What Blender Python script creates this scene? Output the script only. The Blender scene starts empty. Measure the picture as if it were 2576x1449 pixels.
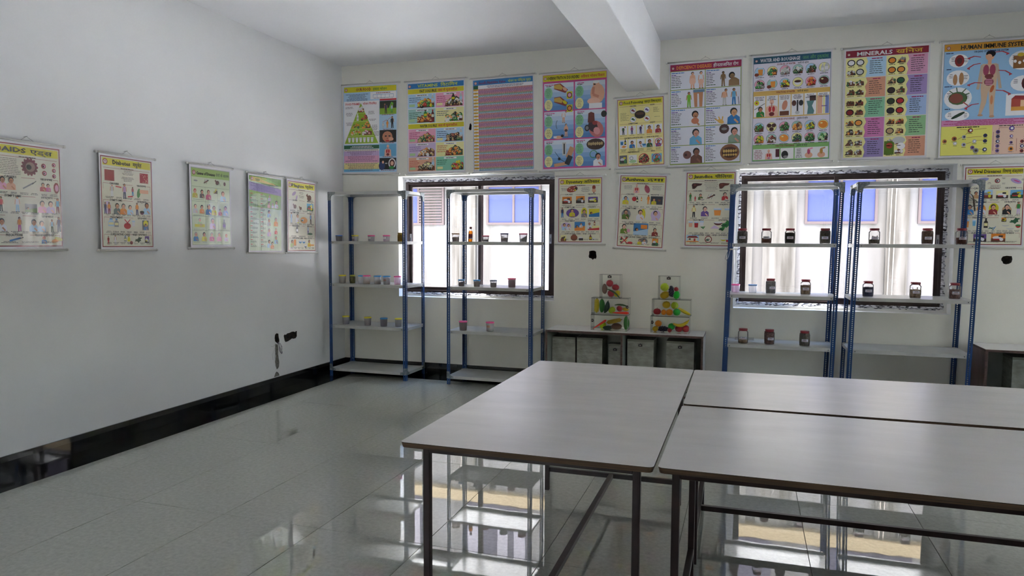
import bpy, bmesh, math, random, re
from mathutils import Matrix, Vector, Euler
PI = math.pi
C = bpy.context.scene.collection
scene = bpy.context.scene

# ------------------------------------------------------------------ camera
cam_d = bpy.data.cameras.new('camera'); cam = bpy.data.objects.new('camera', cam_d); C.objects.link(cam)
yaw, pitch, roll = -0.317547, -0.0681992, 0.00418
fw = Vector((math.sin(yaw)*math.cos(pitch), math.cos(yaw)*math.cos(pitch), math.sin(pitch)))
rt = Vector((math.cos(yaw), -math.sin(yaw), 0)); up = rt.cross(fw)
r2 = math.cos(roll)*rt + math.sin(roll)*up; u2 = -math.sin(roll)*rt + math.cos(roll)*up
cam.matrix_world = Matrix(((r2.x, u2.x, -fw.x, 0), (r2.y, u2.y, -fw.y, 0), (r2.z, u2.z, -fw.z, 1.5), (0, 0, 0, 1)))
cam_d.sensor_width = 36; cam_d.lens = 1797.48/2576*36; cam_d.clip_start = 0.05; cam_d.clip_end = 300
scene.camera = cam

# ------------------------------------------------------------------ light
world = bpy.data.worlds.new('sky'); scene.world = world; world.use_nodes = True
wn = world.node_tree; bg = wn.nodes['Background']
sky = wn.nodes.new('ShaderNodeTexSky'); sky.sky_type = 'NISHITA'; sky.sun_disc = False
sky.sun_elevation = math.radians(52); sky.sun_rotation = math.radians(185); sky.air_density = 1.2; sky.dust_density = 2.5
wn.links.new(sky.outputs[0], bg.inputs[0]); bg.inputs[1].default_value = 0.6
sun_d = bpy.data.lights.new('sun', 'SUN'); sun = bpy.data.objects.new('sun', sun_d); C.objects.link(sun)
sun_d.energy = 11.0; sun_d.angle = 0.03; sun_d.color = (1.0, 0.96, 0.9)
sun.rotation_euler = Vector((0.50, -0.10, -1.0)).to_track_quat('-Z', 'Y').to_euler()
sun.location = (0, -8, 20)
vs = scene.view_settings
vs.view_transform = 'Standard'; vs.look = 'None'; vs.gamma = 1.0; vs.use_curve_mapping = False
vs.exposure = 2.95
scene.cycles.max_bounces = 10; scene.cycles.diffuse_bounces = 6; scene.cycles.glossy_bounces = 4
scene.cycles.transparent_max_bounces = 24; scene.cycles.sample_clamp_indirect = 6.0
scene.cycles.use_denoising = True

# ------------------------------------------------------------------ helpers
def lin(c):
    return tuple((v/12.92 if v <= .04045 else ((v+.055)/1.055)**2.4) for v in c)
def hx(s):
    return lin(tuple(int(s[i:i+2], 16)/255 for i in (0, 2, 4)))
def link(o, parent=None):
    C.objects.link(o)
    if parent is not None: o.parent = parent
    return o
def tag(o, label=None, cat=None, group=None, kind=None):
    if label: o['label'] = label
    if cat: o['category'] = cat
    if group: o['group'] = group
    if kind: o['kind'] = kind
    return o
def empty(name, loc=(0, 0, 0), rz=0, label=None, cat=None, group=None, kind=None):
    o = bpy.data.objects.new(name, None); o.location = loc; o.rotation_euler = (0, 0, rz); link(o)
    o.empty_display_size = .05
    return tag(o, label, cat, group, kind)
def meshobj(name, me, parent=None, loc=(0, 0, 0), rot=(0, 0, 0), scale=None):
    o = bpy.data.objects.new(name, me); link(o, parent); o.location = loc; o.rotation_euler = rot
    if scale: o.scale = scale
    return o
class MB:
    """collects primitives into one mesh"""
    def __init__(s): s.v = []; s.f = []; s.m = []; s.mats = []; s.sm = []
    def mi(s, mat):
        if mat not in s.mats: s.mats.append(mat)
        return s.mats.index(mat)
    def add(s, vs_, fs, mat, smooth=False):
        b = len(s.v); s.v += [tuple(v) for v in vs_]; k = s.mi(mat)
        for f in fs: s.f.append(tuple(b+i for i in f)); s.m.append(k); s.sm.append(smooth)
    def box(s, x0, y0, z0, x1, y1, z1, mat):
        vs_ = [(x, y, z) for z in (z0, z1) for y in (y0, y1) for x in (x0, x1)]
        s.add(vs_, [(0, 2, 3, 1), (4, 5, 7, 6), (0, 1, 5, 4), (2, 6, 7, 3), (0, 4, 6, 2), (1, 3, 7, 5)], mat)
    def lathe(s, prof, mat, n=20, c=(0, 0, 0), cap0=True, cap1=True, wob=None, axis='z'):
        vs_ = []
        for k, (r, z) in enumerate(prof):
            for i in range(n):
                a = 2*PI*i/n; rr = r*(wob(k, a) if wob else 1)
                p = (rr*math.cos(a), rr*math.sin(a), z)
                if axis == 'x': p = (p[2], p[0], p[1])
                if axis == 'y': p = (p[1], p[2], p[0])
                vs_.append((p[0]+c[0], p[1]+c[1], p[2]+c[2]))
        fs = [(k*n+i, k*n+(i+1) % n, (k+1)*n+(i+1) % n, (k+1)*n+i) for k in range(len(prof)-1) for i in range(n)]
        if cap0: fs.append(tuple(reversed(range(n))))
        if cap1: fs.append(tuple((len(prof)-1)*n+i for i in range(n)))
        s.add(vs_, fs, mat, True)
    def tube(s, pts, rad, mat, n=8):
        pts = [Vector(p) for p in pts]; rs = rad if isinstance(rad, (list, tuple)) else [rad]*len(pts)
        vs_ = []; ref = Vector((0, 0, 1))
        for i, p in enumerate(pts):
            t = (pts[min(i+1, len(pts)-1)]-pts[max(i-1, 0)]).normalized()
            if abs(t.dot(ref)) > .95: ref = Vector((0, 1, 0))
            a = t.cross(ref).normalized(); b = a.cross(t)
            vs_ += [p+(a*math.cos(2*PI*k/n)+b*math.sin(2*PI*k/n))*rs[i] for k in range(n)]
        fs = [(i*n+k, i*n+(k+1) % n, (i+1)*n+(k+1) % n, (i+1)*n+k) for i in range(len(pts)-1) for k in range(n)]
        fs += [tuple(reversed(range(n))), tuple((len(pts)-1)*n+k for k in range(n))]
        s.add(vs_, fs, mat, True)
    def ball(s, c, r, mat, n=12, m=8, fn=None):
        vs_ = []
        for j in range(m+1):
            th = PI*j/m
            for i in range(n):
                ph = 2*PI*i/n; d = Vector((math.sin(th)*math.cos(ph), math.sin(th)*math.sin(ph), math.cos(th)))
                k = fn(d) if fn else 1
                vs_.append((c[0]+d.x*r[0]*k, c[1]+d.y*r[1]*k, c[2]+d.z*r[2]*k))
        fs = [(j*n+i, (j+1)*n+i, (j+1)*n+(i+1) % n, j*n+(i+1) % n) for j in range(m) for i in range(n)]
        s.add(vs_, fs, mat, True)
    def mesh(s, name):
        me = bpy.data.meshes.new(name); me.from_pydata(s.v, [], s.f)
        for m in s.mats: me.materials.append(m)
        me.polygons.foreach_set('material_index', s.m); me.polygons.foreach_set('use_smooth', s.sm)
        me.update(); bm = bmesh.new(); bm.from_mesh(me)
        bmesh.ops.remove_doubles(bm, verts=bm.verts, dist=1e-6)
        bmesh.ops.recalc_face_normals(bm, faces=bm.faces); bm.to_mesh(me); bm.free()
        return me
    def obj(s, name, parent=None, loc=(0, 0, 0), rot=(0, 0, 0)):
        return meshobj(name, s.mesh(name), parent, loc, rot)

# ------------------------------------------------------------------ materials
def mat(name, col, rough=.5, metal=0, coat=0, spec=.5, ior=None):
    m = bpy.data.materials.new(name); m.use_nodes = True; p = m.node_tree.nodes['Principled BSDF']
    p.inputs['Base Color'].default_value = (*col, 1); p.inputs['Roughness'].default_value = rough
    p.inputs['Metallic'].default_value = metal; p.inputs['Coat Weight'].default_value = coat
    p.inputs['Specular IOR Level'].default_value = spec
    m.diffuse_color = (*col, 1)
    return m
def nodes(m): return m.node_tree.nodes, m.node_tree.links, m.node_tree.nodes['Principled BSDF']
def noise_mix(m, c1, c2, scale=20, lo=.35, hi=.65, detail=6, stretch=(1, 1, 1), coord='Object', bump=0, bscale=None, dist=.01):
    """procedural colour variation (grain, stains, speckle) with optional fine relief"""
    n, l, p = nodes(m)
    tc = n.new('ShaderNodeTexCoord'); mp = n.new('ShaderNodeMapping'); mp.inputs['Scale'].default_value = stretch
    l.new(tc.outputs[coord], mp.inputs[0])
    nz = n.new('ShaderNodeTexNoise'); nz.inputs['Scale'].default_value = scale; nz.inputs['Detail'].default_value = detail
    l.new(mp.outputs[0], nz.inputs['Vector'])
    cr = n.new('ShaderNodeValToRGB'); cr.color_ramp.elements[0].position = lo; cr.color_ramp.elements[1].position = hi
    cr.color_ramp.elements[0].color = (*c1, 1); cr.color_ramp.elements[1].color = (*c2, 1)
    l.new(nz.outputs['Fac'], cr.inputs[0]); l.new(cr.outputs[0], p.inputs['Base Color'])
    if bump:
        nb = n.new('ShaderNodeTexNoise'); nb.inputs['Scale'].default_value = bscale or scale; nb.inputs['Detail'].default_value = 4
        l.new(mp.outputs[0], nb.inputs['Vector'])
        b = n.new('ShaderNodeBump'); b.inputs['Strength'].default_value = bump; b.inputs['Distance'].default_value = dist
        l.new(nb.outputs['Fac'], b.inputs['Height']); l.new(b.outputs[0], p.inputs['Normal'])
    return m
def bumpify(m, scale, strength, dist, stretch=(1, 1, 1), coord='Object', detail=2, coat=False):
    n, l, p = nodes(m)
    tc = n.new('ShaderNodeTexCoord'); mp = n.new('ShaderNodeMapping'); mp.inputs['Scale'].default_value = stretch
    l.new(tc.outputs[coord], mp.inputs[0])
    nb = n.new('ShaderNodeTexNoise'); nb.inputs['Scale'].default_value = scale; nb.inputs['Detail'].default_value = detail
    l.new(mp.outputs[0], nb.inputs['Vector'])
    b = n.new('ShaderNodeBump'); b.inputs['Strength'].default_value = strength; b.inputs['Distance'].default_value = dist
    l.new(nb.outputs['Fac'], b.inputs['Height']); l.new(b.outputs[0], p.inputs['Normal'])
    if coat: l.new(b.outputs[0], p.inputs['Coat Normal'])
    return m
def clear(name, tint=(1, 1, 1), body=0.0, bodycol=(1, 1, 1), rough=.02, f0=1.45, gl=1.0):
    """thin clear sheet: see-through with Fresnel reflections and, if body>0, some milky scatter"""
    m = bpy.data.materials.new(name); m.use_nodes = True; n, l = m.node_tree.nodes, m.node_tree.links
    for x in list(n): n.remove(x)
    out = n.new('ShaderNodeOutputMaterial'); tr = n.new('ShaderNodeBsdfTransparent'); tr.inputs[0].default_value = (*tint, 1)
    g = n.new('ShaderNodeBsdfGlossy'); g.inputs['Roughness'].default_value = rough; g.inputs[0].default_value = (gl, gl, gl, 1)
    fr = n.new('ShaderNodeFresnel'); fr.inputs[0].default_value = f0
    mx = n.new('ShaderNodeMixShader'); l.new(fr.outputs[0], mx.inputs[0]); l.new(tr.outputs[0], mx.inputs[1]); l.new(g.outputs[0], mx.inputs[2])
    last = mx
    if body:
        d = n.new('ShaderNodeBsdfDiffuse'); d.inputs[0].default_value = (*bodycol, 1)
        t2 = n.new('ShaderNodeBsdfTranslucent'); t2.inputs[0].default_value = (*bodycol, 1)
        ad = n.new('ShaderNodeMixShader'); ad.inputs[0].default_value = .5
        l.new(d.outputs[0], ad.inputs[1]); l.new(t2.outputs[0], ad.inputs[2])
        m2 = n.new('ShaderNodeMixShader'); m2.inputs[0].default_value = body
        l.new(mx.outputs[0], m2.inputs[1]); l.new(ad.outputs[0], m2.inputs[2]); last = m2
    l.new(last.outputs[0], out.inputs[0]); return m

M = {}
M['wall'] = bumpify(noise_mix(mat('wall_paint', (.75, .74, .70), .55), (.72, .722, .715), (.755, .757, .75), 2.2, .3, .7, 5), 14, .15, .004)
M['wall_back'] = bumpify(noise_mix(mat('wall_paint_warm_tint', (.72, .70, .62), .6), (.80, .785, .705), (.84, .825, .745), 2.0, .3, .7, 5), 14, .15, .004)  # white wall paint given a warmer, lighter tint on this wall
M['ceiling'] = noise_mix(mat('ceiling_paint', (.78, .78, .78), .8), (.82, .825, .84), (.85, .855, .87), 1.5)
M['reveal'] = mat('reveal_plaster', (.8, .8, .79), .7)
M['cavity'] = noise_mix(mat('broken_masonry', (.02, .015, .012), .9), (.006, .005, .005), (.05, .035, .025), 40)
M['mortar'] = noise_mix(mat('bare_mortar', (.2, .19, .17), .9), (.13, .125, .11), (.26, .25, .22), 60, bump=.5)
M['granite'] = noise_mix(mat('black_granite', (.01, .01, .01), .03, spec=.8), (.004, .004, .005), (.03, .03, .03), 160, .55, .75, 3)
M['grout'] = mat('grout', (.10, .10, .08), .8)
# polished vitrified tile: speckled greenish beige, slightly wavy polish
t = mat('polished_tile', (.3, .3, .27), .035); n, l, p = nodes(t)
tc = n.new('ShaderNodeTexCoord'); gi = n.new('ShaderNodeNewGeometry')
n1 = n.new('ShaderNodeTexNoise'); n1.inputs['Scale'].default_value = 42; n1.inputs['Detail'].default_value = 9; n1.inputs['Roughness'].default_value = .68
l.new(gi.outputs['Position'], n1.inputs['Vector'])
cr = n.new('ShaderNodeValToRGB'); e = cr.color_ramp.elements; e[0].position = .3; e[0].color = (.37, .39, .345, 1); e[1].position = .66; e[1].color = (.50, .495, .455, 1)
l.new(n1.outputs['Fac'], cr.inputs[0])
n2 = n.new('ShaderNodeTexNoise'); n2.inputs['Scale'].default_value = 2.6; n2.inputs['Detail'].default_value = 4; l.new(gi.outputs['Position'], n2.inputs['Vector'])
mx = n.new('ShaderNodeMix'); mx.data_type = 'RGBA'; mx.blend_type = 'MULTIPLY'; mx.inputs[0].default_value = .5
c2 = n.new('ShaderNodeValToRGB'); c2.color_ramp.elements[0].color = (.82, .88, .80, 1); c2.color_ramp.elements[1].color = (1, .96, .95, 1)
l.new(n2.outputs['Fac'], c2.inputs[0]); l.new(cr.outputs[0], mx.inputs[6]); l.new(c2.outputs[0], mx.inputs[7]); l.new(mx.outputs[2], p.inputs['Base Color'])
nb = n.new('ShaderNodeTexNoise'); nb.inputs['Scale'].default_value = 9.0; nb.inputs['Detail'].default_value = 2.0; l.new(gi.outputs['Position'], nb.inputs['Vector'])
b = n.new('ShaderNodeBump'); b.inputs['Strength'].default_value = .09; b.inputs['Distance'].default_value = .00075
l.new(nb.outputs['Fac'], b.inputs['Height']); l.new(b.outputs[0], p.inputs['Normal'])
p.inputs['IOR'].default_value = 2.1; p.inputs['Roughness'].default_value = .02
M['tile'] = t
M['glass'] = clear('window_glass', (.93, .94, .95), rough=0.0, f0=1.5)
M['alu'] = noise_mix(mat('bronze_aluminium', (.035, .022, .02), .38, .3), (.028, .018, .018), (.05, .032, .03), 8)
M['film'] = noise_mix(mat('crumpled_masking_film', (.4, .4, .42), .3), (.02, .017, .03), (.55, .55, .60), 46, .42, .52, 7, (.6, 1, 2.2), bump=.8, dist=.01)
M['silver'] = mat('latch_metal', (.45, .45, .47), .35, .7)
M['blue'] = noise_mix(mat('blue_enamel', (.004, .04, .15), .34, 0, .0), (.003, .036, .14), (.005, .048, .18), 6)
M['shelf'] = noise_mix(mat('shelf_enamel', (.47, .47, .45), .28), (.43, .43, .41), (.50, .50, .48), 5)
M['zinc'] = noise_mix(mat('zinc_plate', (.22, .25, .26), .38, .7), (.16, .19, .20), (.30, .33, .34), 50)
M['bolt'] = mat('bolt_zinc', (.35, .35, .35), .35, .9)
M['hole'] = mat('black_hole_disc', (.01, .01, .01), .8)  # flat black discs, the dark of the shelf holes painted on
M['frame'] = noise_mix(mat('maroon_steel', (.02, .008, .008), .38, spec=.35), (.013, .005, .006), (.026, .010, .010), 14)
M['laminate'] = bumpify(noise_mix(mat('white_laminate', (.68, .665, .65), .25), (.64, .625, .61), (.70, .685, .67), 3, .3, .7, 5, (1, 3, 1)), 5, .12, .01, (1, 2.5, 1))
n, l, p = nodes(M['laminate']); p.inputs['IOR'].default_value = 1.85
t = mat('plywood_edge', (.08, .045, .025), .6); n, l, p = nodes(t)
tc = n.new('ShaderNodeTexCoord'); mp = n.new('ShaderNodeMapping'); mp.inputs['Scale'].default_value = (2.5, 2.5, 330); l.new(tc.outputs['Object'], mp.inputs[0])
nz = n.new('ShaderNodeTexNoise'); nz.inputs['Scale'].default_value = 1.0; nz.inputs['Detail'].default_value = 5; l.new(mp.outputs[0], nz.inputs['Vector'])
cr = n.new('ShaderNodeValToRGB'); cr.color_ramp.elements[0].position = .35; cr.color_ramp.elements[0].color = (.020, .010, .007, 1); cr.color_ramp.elements[1].position = .68; cr.color_ramp.elements[1].color = (.15, .085, .04, 1)
l.new(nz.outputs['Fac'], cr.inputs[0]); l.new(cr.outputs[0], p.inputs['Base Color']); M['ply'] = t
M['ply_side'] = noise_mix(mat('brown_ply_panel', (.17, .10, .085), .5), (.10, .055, .05), (.24, .16, .14), 6, stretch=(1, 1, .25))
M['cab_in'] = noise_mix(mat('cabinet_lining', (.22, .24, .21), .5), (.20, .215, .19), (.25, .265, .24), 5)
M['boxfilm'] = bumpify(noise_mix(mat('film_covered_acrylic', (.26, .26, .22), .35), (.22, .22, .18), (.34, .34, .29), 9, .35, .65, 6, (1, 1, 2)), 16, .7, .02, (1, 1, 2.5), detail=4)
M['acrylic'] = clear('clear_acrylic', (.975, .98, .965), body=.015, bodycol=(.8, .8, .74), rough=.03, f0=1.36, gl=.8)
M['acr_edge'] = clear('acrylic_edge', (.97, .97, .96), body=.16, bodycol=(.85, .85, .80), rough=.2, f0=1.2)
M['black'] = mat('black_plastic', (.008, .008, .008), .4)
M['white'] = mat('white_paper', (.8, .8, .8), .6)
M['whitecap'] = mat('white_plastic', (.72, .71, .66), .4)
M['labelp'] = mat('label_print', (.4, .1, .1), .6)
M['pet'] = clear('clear_pet', (.965, .965, .97), body=.04, bodycol=(.8, .8, .82), rough=.05, f0=1.22)
M['tub'] = clear('frosted_tub', (.93, .93, .95), body=.30, bodycol=(.86, .86, .9), rough=.15, f0=1.25)
M['tubpink'] = clear('frosted_pink_tub', (.95, .85, .93), body=.35, bodycol=(.9, .75, .88), rough=.15, f0=1.4)
M['amber'] = clear('amber_oil', (.95, .50, .03), body=.12, bodycol=(.95, .5, .05), rough=.03, f0=1.45)
M['cord'] = mat('cord', (.12, .1, .08), .8)
M['rod'] = mat('poster_rod', (.60, .59, .54), .35)
M['sheet'] = bumpify(mat('laminated_paper', (.76, .74, .76), .22), 3.0, .5, .012, (2.2, 1, .5))
def printmat(name, bs, sc, rough=.2, coat=.5):
    m = mat(name, (.8, .8, .8), .5, coat=coat); n, l, p = nodes(m)
    a = n.new('ShaderNodeVertexColor'); a.layer_name = 'ink'; l.new(a.outputs[0], p.inputs['Base Color'])
    p.inputs['Coat Roughness'].default_value = rough; p.inputs['Coat IOR'].default_value = 1.5 if coat < .5 else 2.8
    return bumpify(m, sc, bs, .014, (2.4, 2.4, .45), coat=True)
M['print'] = printmat('printed_ink', .10, 2.0, .3, .15)
M['print_gloss'] = printmat('printed_ink_gloss', .34, 2.6, .1, 1.0)
M['print_crumpled'] = printmat('printed_ink_crumpled', .9, 5.0, .12, .8)
def plain(name, col, rough=.45, **k):
    key = name
    if key not in M: M[key] = mat(name, col, rough, **k)
    return M[key]
# ------------------------------------------------------------------ the room
XL, YB, XR, YF, H = -4.413, 7.22, 8.9, -3.4, 3.44
rng = random.Random(5)
def blob(cx, cz, w, h, seed, n=14, j=.22):
    r = random.Random(seed); o = []
    for i in range(n):
        a = 2*PI*i/n; k = 1+r.uniform(-j, j); q = .82 if abs(math.sin(2*a)) < .5 else 1.05
        o.append((cx+w/2*k*q*math.cos(a), cz+h/2*k*q*math.sin(a)))
    return o
def wall(name, u0, u1, wins, pits, fn, thick, mt, hh=H):
    """fn(u, z, d) -> xyz; d = depth into the wall; wins are through openings, pits are broken pockets"""
    bm = bmesh.new()
    def loop(pts, d):
        vs_ = [bm.verts.new(fn(u, z, d)) for u, z in pts]
        return vs_, [bm.edges.new((vs_[i], vs_[(i+1) % len(vs_)])) for i in range(len(vs_))]
    rect = lambda a, b_, c, d: [(a, b_), (c, b_), (c, d), (a, d)]
    for dd, inc in ((0, True), (thick, False)):
        es = loop(rect(u0, 0, u1, hh), dd)[1]
        for w in wins: es += loop(rect(w[0], w[1], w[2], w[3]), dd)[1]
        if inc:
            for q in pits: es += loop(q[0], dd)[1]
        r = bmesh.ops.triangle_fill(bm, edges=es, use_beauty=True)
        for g in r['geom']:
            if isinstance(g, bmesh.types.BMFace): g.material_index = 0
    def band(pts, d0, d1, mi):
        a = [bm.verts.new(fn(u, z, d0)) for u, z in pts]; b_ = [bm.verts.new(fn(u, z, d1)) for u, z in pts]
        for i in range(len(pts)):
            j = (i+1) % len(pts); f = bm.faces.new((a[i], a[j], b_[j], b_[i])); f.material_index = mi
        return b_
    for w in wins: band(rect(*w[:4]), 0, thick, 1)
    for pts, depth, mi in pits:
        e_ = band(pts, 0, depth, mi); f = bm.faces.new(e_); f.material_index = mi
    bmesh.ops.remove_doubles(bm, verts=bm.verts, dist=1e-5)
    bmesh.ops.recalc_face_normals(bm, faces=bm.faces)
    me = bpy.data.meshes.new(name); bm.to_mesh(me); bm.free()
    for m in (mt, M['reveal'], M['cavity'], M['mortar']): me.materials.append(m)
    return tag(meshobj(name, me), kind='structure')
W1 = (-3.71, .855, -1.913, 2.19); W2 = (-.118, .845, 1.73, 2.178)
W3 = (3.55, .85, 5.38, 2.18); W4 = (6.9, .85, 8.6, 2.18)
pits_b = [([(-1.541, 1.378), (-1.53, 1.384), (-1.508, 1.387), (-1.489, 1.387), (-1.470, 1.377), (-1.468, 1.352), (-1.463, 1.325), (-1.470, 1.303), (-1.487, 1.306), (-1.503, 1.293), (-1.517, 1.306), (-1.541, 1.312), (-1.546, 1.330), (-1.541, 1.352)], .06, 2),
          ([(-2.862, 2.70), (-2.868, 2.675), (-2.852, 2.660), (-2.838, 2.668), (-2.836, 2.715), (-2.846, 2.737), (-2.856, 2.73)], .05, 2),
          ([(2.096, 1.352), (2.106, 1.368), (2.135, 1.375), (2.158, 1.372), (2.172, 1.372), (2.178, 1.345), (2.172, 1.318), (2.155, 1.305), (2.132, 1.300), (2.112, 1.306), (2.104, 1.325), (2.095, 1.335)], .05, 2)]
wall('wall_back', XL-.2, XR+.2, [W1, W2, W3, W4], pits_b, lambda u, z, d: (u, YB+d, z), .22, M['wall_back'])
pits_l = [([(5.925, .515), (5.932, .548), (5.955, .560), (5.985, .552), (5.990, .515), (6.000, .485), (5.996, .458), (5.975, .452), (5.950, .470), (5.93, .483)], .05, 2),
          ([(6.070, .520), (6.085, .532), (6.105, .526), (6.13, .537), (6.17, .538), (6.21, .545), (6.245, .541), (6.262, .534), (6.280, .545), (6.292, .538), (6.290, .487), (6.270, .470), (6.235, .468), (6.205, .474), (6.18, .466), (6.14, .455), (6.10, .452), (6.085, .468), (6.078, .492)], .05, 2),
          ([(5.932, .458), (5.950, .450), (5.972, .446), (5.980, .40), (5.974, .36), (5.982, .31), (5.992, .26), (5.984, .22), (5.968, .205), (5.950, .20), (5.932, .235), (5.925, .28), (5.938, .33), (5.930, .38)], .012, 3),
          ([(5.945, .178), (5.962, .170), (5.980, .155), (5.992, .130), (5.905, .130), (5.916, .15), (5.93, .17)], .012, 3)]
wall('wall_left', YF-.2, YB+.2, [], pits_l, lambda u, z, d: (XL-d, u, z), .2, M['wall'])
wall('wall_right', YF-.2, YB+.2, [(2.2, .85, 4.1, 2.2)], [], lambda u, z, d: (XR+d, u, z), .2, M['wall'])
wall('wall_front', XL-.2, XR+.2, [(-3.0, 1.0, -2.2, 2.0)], [], lambda u, z, d: (u, YF-d, z), .2, M['wall'])  # unseen opening added behind the camera to let in fill light
b = MB(); b.box(XL-.2, YF-.2, H, XR+.2, YB+.22, H+.18, M['ceiling']); tag(b.obj('ceiling'), kind='structure')
for i, bx_ in enumerate((-1.186, 2.62)):
    b = MB(); b.box(0, 0, 0, .33, YB-YF, H-2.967, M['ceiling']); me = b.mesh('beam')
    o = meshobj('ceiling_beam', me, None, (bx_, YF, 2.967)); tag(o, kind='structure')
    bv = o.modifiers.new('bevel', 'BEVEL'); bv.width = .008; bv.segments = 2
# floor: slab, black granite border and every tile
fb = MB(); fb.box(XL-.2, YF-.2, -.12, XR+.2, YB+.22, -.006, M['grout']); floor = tag(fb.obj('floor'), kind='structure')
TX, TY = .597, 1.217
xs = [-4.128, -3.866] + [-3.866+TX*i for i in range(1, 22)]
ys = [YF] + [v for v in [.686+TY*i for i in range(-3, 6)] if v > YF+.05] + [6.905]
shared = {}
def tile(name, x0, y0, x1, y1, mt, tilt=.0):
    g = .0030; w, h = x1-x0-g, y1-y0-g; key = (round(w, 3), round(h, 3), mt.name)
    if key not in shared:
        b = MB(); c = .0003
        z0, z1 = -.006, 0
        v = [(-w/2, -h/2, z0), (w/2, -h/2, z0), (w/2, h/2, z0), (-w/2, h/2, z0), (-w/2, -h/2, z1-c), (w/2, -h/2, z1-c), (w/2, h/2, z1-c), (-w/2, h/2, z1-c),
             (-w/2+c, -h/2+c, z1), (w/2-c, -h/2+c, z1), (w/2-c, h/2-c, z1), (-w/2+c, h/2-c, z1)]
        f = [(4, 5, 9, 8), (5, 6, 10, 9), (6, 7, 11, 10), (7, 4, 8, 11), (8, 9, 10, 11), (0, 1, 5, 4), (1, 2, 6, 5), (2, 3, 7, 6), (3, 0, 4, 7)]
        b.add(v, f, mt); shared[key] = b.mesh(name)
    return meshobj(name, shared[key], floor, ((x0+x1)/2, (y0+y1)/2, 0), (rng.uniform(-tilt, tilt), rng.uniform(-tilt, tilt), 0))
for i in range(len(xs)-1):
    for j in range(len(ys)-1):
        if xs[i] < XR: tile('tile', xs[i], ys[j], min(xs[i+1], XR), ys[j+1], M['tile'], .0005)
yy = [YF, -1.9, -.7, .5, 1.75, 2.93, 4.15, 5.36, 6.905]
for j in range(len(yy)-1): tile('border_tile', XL, yy[j], -4.128, yy[j+1], M['granite'])
xx = [XL, -4.128, -3.0, -1.8, -.6, .6, 1.8, 3.0, 4.2, 5.4, 6.6, 7.8, XR]
for i in range(len(xx)-1): tile('border_tile', xx[i], 6.905, xx[i+1], YB, M['granite'])
# skirting in granite lengths
def skirt(name, pieces, fn):
    root = empty(name, kind='structure')
    for a, c in pieces:
        b = MB(); x0, y0, x1, y1 = fn(a+.0008, c-.0008); b.box(x0, y0, 0, x1, y1, .124, M['granite']); o = b.obj('skirting_stone', root)
        bv = o.modifiers.new('bevel', 'BEVEL'); bv.width = .0015; bv.segments = 1
skirt('baseboard_left', [(yy[j], yy[j+1]) for j in range(len(yy)-2)]+[(5.36, 6.7), (6.7, YB)], lambda a, c: (XL, a, XL+.014, c))
skirt('baseboard_back', [(xx[i], xx[i+1]) for i in range(1, len(xx)-1)]+[(XL+.014, -4.128)], lambda a, c: (a, YB-.014, c, YB))

# windows: bronze sliding frames with crumpled masking film round them
def window(name, x0, z0, x1, z1, y, mid, sx=.035, full=True):
    root = empty(name, (0, 0, 0), kind='structure'); f = .028
    def bar(nm, a, c, d, e_, y0=y, y1=y+.055, mt=M['alu'], par=root):
        b = MB(); b.box(a, y0, c, d, y1, e_, mt); return b.obj(nm, par)
    b = MB()
    b.box(x0, y, z0, x1, y+.07, z0+f, M['alu']); b.box(x0, y, z1-f, x1, y+.07, z1, M['alu'])
    b.box(x0, y, z0+f, x0+f, y+.07, z1-f, M['alu']); b.box(x1-f, y, z0+f, x1, y+.07, z1-f, M['alu'])
    b.obj('window_frame', root)
    for k, (a, c, yo) in enumerate(((x0+f, mid+.022, .036), (mid-.022, x1-f, .008))):
        s = .034; q = MB(); za, zb = z0+f, z1-f
        q.box(a, y+yo, za, c, y+yo+.024, za+s, M['alu']); q.box(a, y+yo, zb-s, c, y+yo+.024, zb, M['alu'])
        q.box(a, y+yo, za+s, a+s, y+yo+.024, zb-s, M['alu']); q.box(c-s, y+yo, za+s, c, y+yo+.024, zb-s, M['alu'])
        so = q.obj('sash', root)
        g = MB(); g.add([(a+s, y+yo+.012, za+s), (c-s, y+yo+.012, za+s), (c-s, y+yo+.012, zb-s), (a+s, y+yo+.012, zb-s)], [(0, 1, 2, 3)], M['glass'])
        g.obj('pane', so)
        lx = a+.004 if k == 0 else c-.026
        h = MB(); h.box(lx, y+yo-.008, z0+.56, lx+.022, y+yo, z0+.66, M['silver']); h.box(lx+.008, y+yo-.011, z0+.58, lx+.014, y+yo-.008, z0+.62, M['black']); h.obj('sash_latch', so)
    return root
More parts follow.
